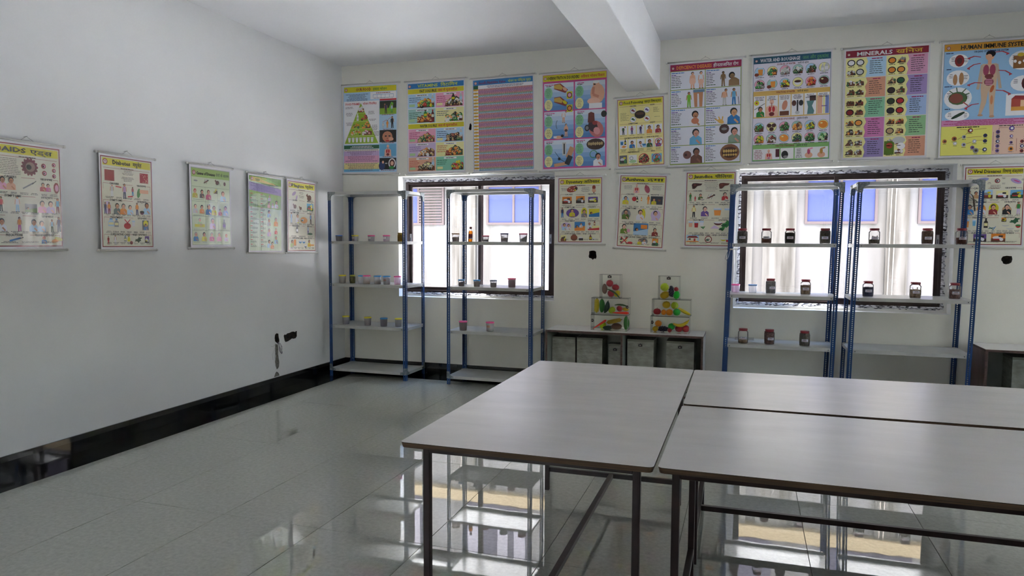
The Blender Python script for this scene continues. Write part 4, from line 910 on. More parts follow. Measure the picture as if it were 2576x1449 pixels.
    def liver(s, x, y, w, c='5a2018'):
        s.l = 6; s.poly([(x-w*.5, y-w*.1), (x-w*.4, y-w*.24), (x-w*.1, y-w*.26), (x+w*.5, y-w*.2), (x+w*.38, y-w*.04), (x+w*.05, y+w*.02), (x-w*.2, y+w*.28), (x-w*.42, y+w*.3)], c); s.l = 7; s.ell(x-w*.2, y-w*.08, w*.12, w*.05, '8a4030')
    def cell(s, x, y, r, c='mr', c2='sal'):
        s.l = 6; s.ell(x, y, r, r, c, 14); s.l = 7; s.ell(x+r*.1, y, r*.66, r*.62, c2, 12); s.l = 8; s.ell(x-r*.1, y+r*.05, r*.36, r*.34, 'dk', 10)
    def rat(s, x, y, w):
        s.l = 6; s.ell(x, y, w*.34, w*.26, 'br', 12, -.3); s.ell(x-w*.32, y-w*.2, w*.15, w*.11, 'br', 8, .5); s.ell(x-w*.28, y-w*.34, w*.05, w*.06, 'br', 6); s.rect(x-w*.2, y+w*.18, w*.06, w*.14, 'dk'); s.rect(x+w*.12, y+w*.18, w*.06, w*.14, 'dk')
        for i in range(7): a, b = i/7, (i+1)/7; s.line(x+w*(.3+.25*a), y+w*(.1+.3*a*a), x+w*(.3+.25*b), y+w*(.1+.3*b*b), w*.03, 'dk')
    def mosq(s, x, y, w):
        s.l = 6; s.ell(x, y, w*.42, w*.07, 'br', 10, -.45); s.ell(x+w*.28, y-w*.14, w*.1, w*.07, 'dk')
        for d in (-.3, -.1, .12): s.line(x+w*d, y, x+w*(d-.12), y+w*.26, w*.025, 'dk'); s.line(x+w*d, y-w*.05, x+w*(d+.1), y-w*.22, w*.025, 'dk')
        s.ell(x-w*.05, y-w*.14, w*.25, w*.05, 'lgy', 8, -.9)
    def house(s, x, y, w, h):
        s.l = 4; s.rect(x-w/2, y-h, w, h, 'lb'); s.l = 5; s.rect(x-w*.4, y-h*.62, w*.8, h*.5, 'cr'); s.l = 6; s.poly([(x-w*.48, y-h*.6), (x-w*.3, y-h*.86), (x+w*.3, y-h*.86), (x+w*.48, y-h*.6)], 'mr'); s.rect(x-w*.3, y-h*.5, w*.16, h*.2, 'k'); s.rect(x+w*.1, y-h*.5, w*.14, h*.38, 'r'); s.l = 7; s.rect(x-w/2, y-h*.14, w, h*.14, 'o')
    def scene(s, x, y, w, h, seed):
        """small landscape or street picture with rounded frame"""
        r = random.Random(seed); s.l = 4; s.rect(x-w/2, y-h, w, h, r.choice(['lb', 'o', 'aqua', 'pu', 'Y'])); s.l = 5; s.rect(x-w/2, y-h*.42, w, h*.42, r.choice(['br', 'G', 'dk', 'tan']))
        s.l = 6; s.ell(x-w*.1, y-h*.5, w*.3, h*.2, r.choice(['gy', 'mr', 'w', 'dk'])); s.l = 7; s.rect(x-w*.35, y-h*.38, w*.5, h*.13, r.choice(['r', 'y', 'mr', 'k'])); s.l = 8; s.ell(x+w*.22, y-h*.3, w*.14, h*.2, r.choice(['y', 'w', 'g']))
        s.rect(x+w*.02, y-h*.78, w*.3, h*.2, r.choice(['k', 'dk', 'y']))
    def bed(s, x, y, w, h, c='lb', c2='b'):
        s.l = 4; s.rect(x-w/2, y-h, w, h*.75, c2); s.l = 5; s.poly([(x-w/2, y), (x-w/2, y-h*.3), (x+w/2, y-h*.55), (x+w/2, y)], c); s.l = 7; s.ell(x-w*.28, y-h*.48, w*.12, h*.14, 'k'); s.l = 8; s.ell(x-w*.24, y-h*.45, w*.08, h*.1, 'sk')
    def backed(s, x, y, w, h, c):
        s.l = 3; s.ell(x, y-h/2, w/2, h/2, c, 14)
    def cross(s, x, y, w, c='r'):
        s.l = 11; s.line(x-w/2, y-w/2, x+w/2, y+w/2, w*.14, c); s.line(x-w/2, y+w/2, x+w/2, y-w/2, w*.14, c)
    def stop(s, x, y, r):
        s.l = 11; s.ring(x, y, r, r*.14, 'r'); s.line(x-r*.7, y+r*.7, x+r*.7, y-r*.7, r*.14, 'r')
    def mesh(s, w, mt):
        k = w/100; me = bpy.data.meshes.new('artwork')
        me.from_pydata([(x*k-w/2, -.0008-z*.00013, y*k) for x, y, z in s.v], [], s.f); me.materials.append(mt)
        at = me.color_attributes.new('ink', 'FLOAT_COLOR', 'CORNER'); data = []
        for f, c in zip(s.f, s.c): data += [*c, 1.0]*len(f)
        at.data.foreach_set('color', data); me.update(); return me

def disease(H, title, hindi, tx, top, rows, border='mr'):
    A = Art(H); A.l = 0; A.rect(0, 0, 100, H, border); A.l = 1; A.rect(1.5, 1.5, 97, H-3, 'cr'); A.l = 2; A.rect(4, 3, 93, 11, 'y')
    A.logo(8.5, 8.5, 4.4); A.txt(title, tx[0], 11.6, 6.6, 'k', fw=tx[1]-tx[0]); A.txt(hindi, tx[2], 11.6, 6.2, 'k', fw=tx[3]-tx[2])
    A.l = 3; A.line(5, 18, 95, 18, .5, 'mr'); A.dash(32, 16.5, 36, 1, 2, 'k', 3, 1.1)
    top(A)
    ys_ = [18]+[r_[0] for r_ in rows]
    for k, (y, en, hi, pics) in enumerate(rows):
        A.l = 3; A.line(4, y, 15, y, .5, 'mr'); A.line(40 if len(en) < 10 else 50, y, 60, y, .5, 'mr'); A.line(88, y, 96, y, .5, 'mr'); A.line(4, y, 4, y+9, .4, 'mr'); A.line(96, y, 96, y+9, .4, 'mr')
        A.txt(en, 15, y+1.4, 3.1, 'k', fw=(18 if en == 'CAUSES' else 24 if len(en) < 12 else 37)); A.txt(hi, 87, y+1.4, 3.1, 'k', 'r', fw=(19 if len(hi) < 7 else 30))
        for i, q in enumerate(pics): q(A, y)
        nx = rows[k+1][0] if k+1 < len(rows) else H-2
        n = max(2, len(pics)); 
        for i in range(n): A.dash(7+i*90/n, nx-5.2, 78/n, 2, 1.6, 'k', i+k*7)
    return A
# --- the pictures of each disease chart; y is the heading line of the row
def m(x, dy, h, *a, **k): return lambda A, y: A.man(x, y+dy, h, *a, **k)
def q(fn, x, dy, *a): return lambda A, y: getattr(A, fn)(x, y+dy, *a)
def bk(x, dy, w, h, c): return lambda A, y: A.backed(x, y+dy, w, h, c)
def top_dys(A):
    A.l = 6; A.ell(32, 25, 13, 7, 'a0402a', 12, -.2); A.l = 7
    for a_, b_ in ((26, 23), (30, 27), (37, 22), (35, 28)): A.ell(a_, b_, 1.8, 1.3, 'sal', 8)
    A.ell(41, 24, 3, 3, 'dk'); A.ell(39, 27, 2, 2, 'y'); A.l = 6; A.ell(82, 22, 4, 5, 'a0402a'); A.ell(82, 29, 5, 4, 'sal'); A.rect(81, 32, 2, 3, 'mr'); A.dash(6, 22, 14, 4, 2, 'k', 2); A.dash(52, 21, 22, 6, 2, 'k', 4)
dys = disease(145, 'Dysentery', 'अतिसार', (18, 56, 58, 95), top_dys, [
 (37, 'CAUSES', 'कारण', [q('scene', 20, 21, 22, 16, 1), q('scene', 51, 20, 20, 16, 4), q('scene', 80, 19, 22, 13, 9)]),
 (66, 'SYMPTOMS', 'लक्षण', [m(9, 23, 22, 'nv', 'sk2', 'k', 'b'), bk(33, 23, 30, 20, 'pu'), m(32, 21, 20, 'y'), bk(60, 23, 14, 22, 'y'), m(60, 23, 20, 'gy'), q('bed', 83, 22, 24, 18, 'b', 'y')]),
 (97, 'TREATMENT', 'उपचार', [bk(18, 21, 24, 18, 'lp'), m(14, 21, 18, 'lb'), m(24, 21, 16, 'w'), q('bed', 50, 22, 24, 20, 'o', 'b'), m(53, 15, 12, 'w'), m(72, 18, 18, 'w', 'sk', 'lgy'), q('bed', 82, 21, 26, 10, 'r', 'Y'), q('bottle', 84, 10, 4, 10, 'mr')]),
 (126, 'SUPPORTIVE CARE', 'सह-उपचार', [q('scene', 12, 17, 13, 14, 6), lambda A, y: (A.ell(37, y+9, 8, 7, '8a4a30'), setattr(A, 'l', 7), A.rect(33, y+1.5, 8, 2, '6a3020'), A.rect(48, y+10, 10, 5, 'k'), A.poly([(46, y+10), (52, y+6), (59, y+10)], 'w')), q('bottle', 75, 14, 6, 12, 'br', 'mr', 'y'), lambda A, y: A.leaf(84, y+11, 10, 6, 'w', 3)])])
def top_ast(A):
    A.torso(37, 38, 20); A.l = 6; A.ell(60, 29, 5.5, 9, 'c05a70', 12, -.35); A.rect(56, 19, 1.6, 8, 'mr'); A.l = 7
    for i in range(4): A.line(58, 24+i*3, 64, 26+i*3, .6, 'mr')
    A.dash(8, 22, 20, 4, 2.3, 'k', 5); A.dash(70, 22, 22, 4, 2.6, 'k', 6)
ast = disease(156, 'Asthma', 'दमा', (12, 53, 59, 95), top_ast, [
 (41, 'CAUSES', 'कारण', [bk(14, 22, 14, 18, 'lb'), m(14, 22, 20, 'y'), lambda A, y: (setattr(A, 'l', 6), A.ell(33, y+10, 5, 5, 'r'), A.line(33, y+10, 39, y+3, .7, 'k'), A.bottle(40, y+17, 4, 12, 'k'), A.bottle(49, y+14, 3, 9, 'or_')), m(64, 21, 20, 'o', 'sk', 'k', 'or_'), lambda A, y: (setattr(A, 'l', 4), A.rect(69, y+3, 26, 18, '28303c')), m(76, 21, 16, 'y'), q('rat', 88, 12, 8)]),
 (72, 'SYMPTOMS', 'लक्षण', [bk(17, 24, 20, 22, 'gy'), m(16, 24, 24, '5a7a1a', beard=1), bk(54, 24, 11, 24, 'y'), m(48, 25, 26, 'w', beard=1), bk(82, 24, 22, 22, 'lp'), m(81, 25, 24, 'lp', 'sal')]),
 (106, 'TREATMENT', 'उपचार', [m(14, 22, 24, '6a8a1a', 'fl'), lambda A, y: A.ell(24, y+15, 4, 4, 'pk'), q('bed', 51, 24, 32, 26, 'lb', 'b'), lambda A, y: (setattr(A, 'l', 6), A.rect(51, y+1, 14, 9, 'o')), m(82, 25, 20, 'mr'), lambda A, y: A.ring(80, y+4, 3, .6, 'gy')]),
 (135, 'SUPPORTIVE CARE', 'सह-उपचार', [q('bottle', 9, 13, 5, 12, 'k'), q('bottle', 20, 9, 4, 9, 'or_'), q('cross', 16, 8, 15), lambda A, y: (setattr(A, 'l', 6), A.ell(29, y+13, 6, 3, 'r')), bk(58, 16, 20, 15, 'gy'), m(60, 16, 15, 'w'), m(50, 16, 14, 'y'), q('scene', 84, 17, 13, 16, 3)])])
def top_jau(A):
    A.liver(22, 28, 22, '42140f'); A.liver(78, 28, 22, '6a2c1c'); A.dash(37, 21, 28, 1, 2, 'k', 2); A.l = 3; A.rect(38, 24, 26, 3, 'k'); A.l = 4; A.rect(38.4, 24.4, 25.2, 2.2, 'cr'); A.dash(36, 30, 32, 3, 2.4, 'k', 9)
jau = disease(156, 'Jaundice', 'पीलिया', (15, 54, 59, 93), top_jau, [
 (39, 'CAUSES', 'कारण', [m(9, 22, 18, 'g', 'sk', 'br', 'g'), m(19, 22, 11, 'r', 'sk', 'k', 'r'), m(30, 19, 15, '4a6a2a'), q('bowl', 34, 17, 9, 3, 'gy'), q('mosq', 52, 12, 22), m(80, 20, 19, 'r', 'fl'), q('bowl', 84, 19, 10, 3, 'gy')]),
 (68, 'SYMPTOMS', 'लक्षण', [m(17, 27, 25, 'Y', 'e0b060', 'k', 'k'), m(40, 25, 24, 'pu', 'fl'), q('cup', 66, 23, 16, 15, 'or_', 'or_'), q('cup', 88, 23, 16, 15, 'w', 'cr')]),
 (101, 'TREATMENT', 'उपचार', [q('cup', 11, 15, 9, 12, 'o', 'sal'), q('cup', 23, 16, 9, 13, 'r', 'r'), q('cup', 34, 12, 9, 10, 'w', 'w'), lambda A, y: A.leaf(38, y+15, 12, 6, 'g', 3), q('bowl', 68, 5, 18, 6, '5a1a20', 'w'), lambda A, y: (setattr(A, 'l', 6), A.poly([(52, y+18), (60, y+11), (64, y+12), (72, y+18)], 'lp')), lambda A, y: A.leaf(86, y+8, 20, 14, 'g', 6), lambda A, y: A.leaf(78, y+17, 14, 10, 'g', 5)]),
 (133, 'SUPPORTIVE CARE', 'सह-उपचार', [q('house', 16, 15, 26, 15), lambda A, y: (A.ring(49, y+9, 7.5, 1.6, 'mr'), A.leaf(49, y+9, 9, 8, 'gy', 4)), q('bowl', 80, 8, 12, 4, 'y', 'w'), q('cup', 88, 14, 6, 6, 'r', 'r')])])
def top_vir(A):
    A.l = 6; A.ell(28, 25, 13, 4, '9a9ad0', 12, -.2); A.l = 7; A.ell(28, 25, 3, 2, 'pk'); A.cell(55, 27, 4.5, 'mr', 'lgy'); A.l = 6; A.ell(86, 28, 10, 4.5, 'b8a0d0', 12, .4); A.l = 7; A.ell(87, 28, 6, 1.2, 'mg', 8, .4)
    for i, (x, y) in enumerate(((6, 22), (38, 30), (62, 21), (94, 24), (62, 31))): A.dash(x, y, 7, 2, 2, 'k', i)
    A.dash(40, 35, 24, 4, 2.2, 'k', 8)
vir = disease(151, 'Viral Diseases', 'विषाणु संक्रमण', (14, 60, 63, 97), top_vir, [
 (41, 'CAUSES', 'कारण', [m(8, 18, 16, 'lgy'), m(20, 20, 16, 'tan', 'sk', 'k'), q('scene', 39, 20, 18, 17, 2), q('scene', 64, 20, 20, 15, 5), q('scene', 88, 20, 21, 16, 7)]),
 (68, 'SYMPTOMS', 'लक्षण', [m(10, 24, 22, 'b', 'sal'), bk(30, 24, 16, 20, 'or_'), m(30, 24, 22, 'w'), bk(51, 22, 17, 20, 'y'), m(50, 24, 22, 'mr'), bk(73, 23, 16, 16, 'tan'), m(73, 24, 22, 'k', 'sal', 'k'), m(92, 24, 24, 'g', 'sk', 'k', 'lp')]),
 (98, 'TREATMENT', 'उपचार', [q('cup', 7, 19, 7, 16, 'or_', 'or_'), q('cup', 19, 16, 6, 12, 'aqua', 'aqua'), q('bottle', 39, 20, 7, 19, '2a1c10', 'k', 'Y'), lambda A, y: A.leaf(52, y+20, 16, 4, 'b', 4), q('bowl', 72, 14, 13, 3, 'lgy'), q('bowl', 80, 20, 14, 3, 'lgy'), lambda A, y: A.leaf(88, y+6, 16, 10, 'G', 6), q('bowl', 93, 15, 9, 5, 'r', 'g'), q('scene', 69, 8, 8, 8, 8)]),
 (128, 'SUPPORTIVE CARE', 'सह-उपचार', [q('bottle', 6, 14, 6, 10, 'w'), q('scene', 30, 17, 22, 15, 12), q('scene', 61, 17, 24, 16, 1)])])
def top_aids(A):
    A.cell(53, 30, 11, '6a2030', '9a7a70'); A.l = 6
    for i in range(14): a = 2*PI*i/14; A.ell(53+11*math.cos(a), 30+11*math.sin(a), 1.8, 1.8, '7a2438', 7)
    for x, y, r_ in ((74, 27, 3.6), (75, 37, 3.6), (90, 24, 3), (90, 32, 3), (90, 40, 3)): A.cell(x, y, r_, 'mr', 'pk')
    A.dash(4, 21, 36, 10, 2.3, 'k', 3)
aids = disease(142, 'AIDS', 'एड्स', (13, 48, 54, 88), top_aids, [
 (46, 'CAUSES', 'कारण', [m(13, 18, 20, 'pk', 'sk'), m(25, 18, 20, 'sal', 'sk'), lambda A, y: (setattr(A, 'l', 6), A.line(42, y+15, 58, y+6, 2, 'gy'), A.line(56, y+8, 62, y+3, 1, 'k')), m(72, 17, 14, 'r'), m(80, 17, 13, 'mg'), lambda A, y: (setattr(A, 'l', 6), A.ell(93, y+11, 4.5, 8, 'mr'), setattr(A, 'l', 7), A.ell(93.5, y+11, 2.8, 5, 'pk'))]),
 (72, 'SYMPTOMS', 'लक्षण', [m(10, 22, 20, 'r', 'sk', 'k', 'dk'), m(33, 22, 22, 'w', 'sal', 'k', 'lb'), q('bed', 53, 22, 18, 12, '6a8a2a', 'gy'), m(70, 22, 20, 'pk', 'sal'), m(83, 22, 20, 'lp', 'sal'), m(94, 22, 22, 'aqua', 'sk', 'k', 'mr')]),
 (99, '', 'उपचार', [m(10, 22, 20, 'w', 'sk'), m(35, 22, 20, 'o', 'sk', 'k', 'mg'), m(56, 22, 20, 'lb', 'sk'), m(68, 22, 18, 'lb', 'sal'), m(84, 22, 18, 'lb', 'sk', 'k', 'G'), m(95, 22, 22, 'nv', 'sk', 'k', 'nv')]),
 (126, 'PRECAUTIONS', 'सावधानियां', [lambda A, y: (setattr(A, 'l', 6), A.line(20, y+8, 36, y+4, 2.4, 'b'), A.line(34, y+5, 40, y+3, 1, 'k')), m(71, 12, 12, 'b', 'sk', 'r'), lambda A, y: (setattr(A, 'l', 6), A.ell(90, y+7, 8, 3, 'or_', 8, -.3), A.ell(94, y+5, 6, 2.4, 'y', 8, .3))])])
def top_dia(A):
    A.l = 5; A.rect(7, 21, 18, 17, 'a01828'); A.rect(75, 21, 17, 16, 'b02030'); r_ = random.Random(2); A.l = 6
    for i in range(24): A.ell(76+15*r_.random(), 22+14*r_.random(), .7, .7, 'sal', 5)
    A.dash(40, 20, 22, 4, 2, 'k', 3); A.dash(38, 30, 25, 4, 2, 'k', 5)
dia = disease(142, 'Diabetes', 'मधुमेह', (22, 56, 61, 79), top_dia, [
 (42, 'CAUSES', 'कारण', [m(20, 21, 20, 'lgy', 'sk', 'w', 'w'), lambda A, y: (setattr(A, 'l', 6), A.line(27, y+4, 38, y+5, 2, 'r'), A.line(50, y+19, 60, y+18, 2, 'r')), m(44, 23, 24, 'b890c0', 'sk', 'k', 'nv'), m(60, 17, 14, 'b04060', 'sk', 'k', 'b'), lambda A, y: (setattr(A, 'l', 6), A.ell(72, y+12, 3.5, 8, 'g', 10, .2), A.rect(74, y+6, 18, 6, 'sal'))]),
 (68, 'SYMPTOMS', 'लक्षण', [bk(11, 22, 14, 20, 'lp'), m(7, 22, 18, 'nv', 'sk', 'k', 'nv'), m(14, 22, 18, 'or_', 'sk', 'k', 'mr'), m(29, 22, 20, '5a6a6a'), m(41, 22, 20, 'o'), m(54, 22, 18, 'lb', 'sal'), m(68, 22, 20, 'or_', 'sk', 'k', 'nv'), m(88, 20, 22, 'lb', 'sk'), q('bowl', 78, 16, 9, 5, '7a3a5a', 'k')]),
 (95, 'TREATMENT', 'उपचार', [q('bottle', 17, 14, 11, 12, 'lb', 'b'), q('bottle', 27, 15, 8, 13, 'gy', 'b'), lambda A, y: (setattr(A, 'l', 6), A.ell(48, y+13, 7, 5, 'r')), q('cross', 48, 8, 11), q('cup', 60, 13, 6, 9, 'w'), lambda A, y: (setattr(A, 'l', 4), A.rect(78, y+3, 13, 16, '50606a'), setattr(A, 'l', 5), A.ell(85, y+8, 5, 5, 'y')), m(85, 19, 12, 'b')]),
 (122, 'SUPPORTIVE CARE', 'सह-उपचार', [m(11, 16, 13, 'mr', 'sk', 'k', 'r'), m(24, 16, 15, 'w', 'sk', 'k', 'w'), q('bottle', 43, 11, 5, 9, 'gy', 'b'), q('bottle', 50, 11, 5, 9, 'y', 'k', 'y'), lambda A, y: (setattr(A, 'l', 6), A.ell(55, y+13, 3, 3, 'mr')), lambda A, y: A.leaf(70, y+8, 14, 8, 'G', 6), q('scene', 87, 13, 9, 11, 12)])])
def top_pla(A):
    A.l = 6; A.ell(22, 26, 8, 3.6, 'b8a0c0', 10, -.5); A.ell(31, 34, 6, 2.6, 'c0a8c8', 10, -1.1); A.rat(77, 32, 24); A.dash(38, 21, 20, 3, 2, 'k', 1); A.dash(38, 29, 20, 3, 2, 'k', 2)
pla = disease(147, 'Plague', 'प्लेग', (13, 58, 62, 92), top_pla, [
 (40, 'CAUSES', 'कारण', [q('rat', 25, 13, 16), q('rat', 45, 16, 13), q('scene', 80, 20, 24, 16, 7), q('bottle', 86, 16, 6, 13, 'w')]),
 (66, 'SYMPTOMS', 'लक्षण', [m(12, 22, 22, 'lb', 'sk', 'k', 'lb'), bk(36, 22, 12, 12, 'y'), m(34, 20, 20, 'w'), bk(57, 22, 26, 14, 'or_'), lambda A, y: A.leaf(53, y+14, 12, 8, 'w', 4), m(82, 23, 24, 'b', 'sk', 'k', 'k')]),
 (94, 'PREVENTION', 'उपचार', [q('bottle', 32, 15, 7, 17, 'k', 'k', 'w'), m(72, 18, 20, 'lb', 'sk', 'k', 'pu'), lambda A, y: (setattr(A, 'l', 6), A.ell(80, y+16, 9, 2.4, 'G'))]),
 (120, 'SUPPORTIVE CARE', 'सह-उपचार', [m(14, 19, 17, '9aba2a', 'sk'), lambda A, y: (setattr(A, 'l', 5), A.rect(20, y+3, 8, 13, 'o')), q('bowl', 43, 6, 11, 5, 'b', 'w'), q('bowl', 56, 6, 11, 5, 'b', 'w'), q('bowl', 62, 16, 8, 4, 'nv', 'w'), m(76, 18, 17, 'y', 'sk'), lambda A, y: (setattr(A, 'l', 5), A.rect(72, y+13, 22, 3, 'or_'))])])
# food poisoning, on yellow ground
def top_poi(A):
    A.l = 5; A.ell(49, 35, 12, 9, '2a1c14'); A.l = 7; A.ell(49, 33, 9, 3, '5a3a24')
    for x, y, c in ((34, 26, '8a3a4a'), (64, 26, 'pu'), (34, 45, 'G'), (64, 45, 'mr')):
        A.l = 5; A.ring(x, y, 6.5, .4, 'gy'); A.l = 4; A.ell(x, y, 6.3, 6.3, 'W'); A.l = 6; A.ell(x-1, y-1, 2.6, 2.2, c); A.ell(x+2, y+1, 2, 1.6, c)
    A.dash(6, 30, 20, 7, 2.6, 'k', 3, al='l'); A.dash(78, 22, 14, 5, 2.3, 'k', 4, al='l'); A.dash(80, 42, 12, 1, 2, 'k', 2)
P = Art(146); P.l = 0; P.rect(0, 0, 100, 146, 'mr'); P.l = 1; P.rect(1.2, 1.2, 97.6, 143.6, 'f2e69a'); P.l = 2; P.rect(3, 2.5, 94, 10.5, 'y'); P.logo(8, 8, 4); P.txt('Food Poisoning', 14, 10.4, 5.2, 'k', fw=42); P.txt('खाद्य विषाक्तता', 59, 10.4, 4.8, 'k', fw=36)
top_poi(P)
def sec(A, y, en, hi, c='k'):
    A.l = 3; A.line(4, y, 96, y, .4, 'mr'); A.txt(en, 34, y+1.3, 3, c, 'c', 40); A.txt(hi, 76, y+1.3, 3, c, 'c', 26)
sec(P, 16, 'CAUSES', 'कारण'); sec(P, 54, 'SYMPTOMS', 'लक्षण'); sec(P, 85, 'TREATMENT & SUPPORTIVE CARE', 'उपचार व सह-उपचार'); sec(P, 116, 'PREVENTION', 'बचाव')
for i in range(5): P.l = 3; P.rect(4+i*19, 58, 16.5, 19, 'W'); P.rect(4+i*19, 88, 16.5, 19, 'W'); P.dash(4+i*19, 79, 16, 1, 2, 'k', i); P.dash(4+i*19, 109, 16, 3, 2, 'k', i+9)
P.man(12, 77, 18, 'G', 'sk', 'k', 'k', 4); P.man(31, 77, 18, '8a3a7a', 'sk', 'k', 'nv'); P.man(50, 77, 19, '3a2a6a', 'sk', 'k', 'nv', 3); P.man(69, 77, 19, 'or_', 'sk'); P.man(88, 77, 19, 'b02a3a', 'sk')
P.cup(8.5, 99, 7, 9, 'b', 'b'); P.bottle(16, 99, 4, 12, '2a2418', 'k', 'y'); P.l = 6; P.poly([(7, 104), (12, 100), (19, 103), (13, 106)], 'or_'); P.man(31, 107, 18, 'b', 'sk'); P.man(49, 107, 16, 'w', 'sk'); P.bed(54, 107, 14, 8, 'lb', 'b'); P.man(69, 107, 19, 'G', 'sk', 'k'); P.man(88, 107, 17, 'pu', 'sk'); P.stop(89, 97, 8.5)
P.scene(11, 140, 17, 18, 3); P.l = 4; P.rect(2.5, 122, 17, 18, '5a5a6a'); P.l = 5; P.ell(11, 134, 7, 5, '2a2a1a'); P.l = 4; P.rect(23, 122, 18, 18, 'W'); P.l = 6; P.ring(29, 129, 4, 1, 'gy'); P.ell(32, 136, 8, 3.5, 'lg'); P.heap(45, 122, 22, 17, 6, ('mr', 'br', 'r', 'k')); P.stop(56, 131, 11); P.l = 4; P.rect(73, 122, 22, 18, 'aqua'); P.man(84, 140, 18, 'g', 'sk'); P.stop(84, 131, 9.5)
for i in range(4): P.dash(3+i*24, 141, 20, 2, 1.7, 'k', i)
# our food
F = Art(143); F.l = 0; F.rect(0, 0, 100, 143, 'lb'); F.l = 1; F.rect(.8, .8, 98.4, 9, 'y'); F.logo(5, 5.5, 2.6); F.txt('OUR FOOD', 24, 8, 4.8, 'mr', fw=28); F.txt('हमारा भोजन', 56, 8, 4.4, 'g', fw=26)
F.dash(4, 13, 44, 6, 2, 'nv', 2, .7); F.l = 2; F.rect(51, 10.5, 48, 12, 'W'); F.dash(56, 12, 38, 1, 2, 'mr', 4, 1)
F.l = 3; F.line(56, 15, 94, 15, .5, 'b')
for i in range(6): F.line(56+i*7.6, 15, 56+i*7.6, 20, .4, 'b')
F.dash(54, 20.5, 44, 1, 2, 'k', 5)
F.l = 2; F.rect(.8, 24.5, 67, 72, 'W'); F.txt('FOOD PYRAMID', 4, 31, 3.6, 'r', 'l', 28); F.txt('भोजन पिरामिड', 37, 31, 3.4, 'r', 'l', 27)
F.l = 4; F.poly([(33, 28), (2, 95), (66, 95)], '9aba2a')
for y in (44, 58, 70, 82): F.l = 5; F.rect(33-(y-28)*.47, y, (y-28)*.94, .6, 'dce89a')
F.heap(27, 33, 12, 10, 3, ('r', 'w', 'o')); F.heap(33, 47, 13, 10, 6, ('mr', 'mr', 'r')); F.bottle(27, 57, 4, 12, 'w', 'w', 'lgy'); F.heap(16, 60, 15, 10, 4); F.heap(35, 59, 16, 11, 5, ('or_', 'g', 'y', 'o')); F.heap(12, 71, 22, 10, 8, ('w', 'o', 'mr', 'cr')); F.heap(34, 71, 20, 10, 9, ('mr', 'w', 'tan', 'pk'))
for i in range(7): F.l = 7; F.poly([(8.5+i*7.2, 85), (9.5+i*7.2, 93), (13.2+i*7.2, 93), (14.3+i*7.2, 85)], 'W'); F.l = 8; F.line(9+i*7.2, 86.5, 14+i*7.2, 86.5, .4, 'gy'); F.line(14.1+i*7.2, 85, 13.1+i*7.2, 93, .5, 'gy')
for x, y, n in ((3, 34, 2), (3, 44, 3), (3, 60, 3), (46, 42, 3), (48, 55, 2), (52, 65, 5), (56, 76, 4)): F.dash(x, y, 16 if x < 40 else 14, n, 2, 'k', x+y)
F.l = 2; F.rect(.8, 98, 67, 6, 'G'); F.dash(8, 99.5, 54, 2, 2.2, 'w', 4, 1)
for y, c, n, hh in ((104.5, 'cr', 1, 3), (107.5, 'd0b0d8', 3, 8), (115.5, 'e8a8c8', 4, 12), (127.5, 'Y', 1, 2.5), (130, 'eede90', 3, 8), (138, 'aqua', 1, 4)):
    F.l = 2; F.rect(.8, y, 67, hh, c)
    for k in range(n): F.dash(2, y+1+k*2.5, 64, 1, 2, '705070', y+k, .8)
F.l = 3
for i in range(15): F.line(9+i*4, 105, 9+i*4, 142, .2, 'gy')
F.l = 2; F.rect(68.5, 22, 31, 3.4, 'r')
F.l = 2; F.rect(68.5, 26, 31, 22, '28301c'); F.l = 3; F.rect(68.5, 38, 31, 10, '8ab02a'); F.man(80, 47, 17, '3a2a5a', 'sk', 'k', 'dk', -2); F.man(91, 46, 14, 'lb', 'sk', 'k', 'g'); F.l = 6; F.poly([(84, 42), (90, 28), (94, 30), (92, 43)], '6ab83a')
F.l = 2; F.rect(68.5, 50, 31, 22, 'lb'); F.man(75, 71, 9, 'w', 'sk', 'w', 'lgy'); F.man(83, 71, 13, 'or_', 'sk', 'k', 'or_'); F.man(92, 71, 19, '24242e', 'sk', 'k', '24242e', 0, 1); F.l = 8; F.line(74, 61, 82, 57, .5, 'r'); F.line(84, 57, 92, 52, .5, 'r')
F.l = 2; F.rect(68.5, 74, 31, 20, '1c1410'); F.l = 5; F.ell(83, 85, 9.5, 9, 'd08a6a'); F.l = 6; F.ell(80, 84, 2, 1.2, 'k'); F.ell(87, 84, 2, 1.2, 'k'); F.ell(83, 92, 3.5, 1.3, 'r'); F.ell(90, 89, 4.5, 3, 'e8b090'); F.ell(83, 88, 1.4, 1, 'b06a50')
F.l = 2; F.rect(68.5, 97, 31, 20, 'aqua'); F.torso(84, 117, 19, 1)
F.l = 2; F.rect(68.5, 120, 31, 19, '08080c'); F.l = 4; F.ell(73, 133, 6, 7, '2a3a6a'); F.ell(75, 127, 2, 2.4, 'sal'); F.ell(81, 129, 2.5, 1, 'lgy'); F.ell(92, 129, 7, 8.5, 'W'); F.l = 6; F.ell(92, 129, 5, 6.5, '5a1a1a'); F.l = 7; F.ell(92, 129, 3, 3.6, 'fl'); F.ell(91, 136, 5, 2.5, 'g')
for y in (48.5, 72.5, 94.5, 117.5, 140): F.dash(70, y, 28, 1, 2, 'mr', int(y), .8)
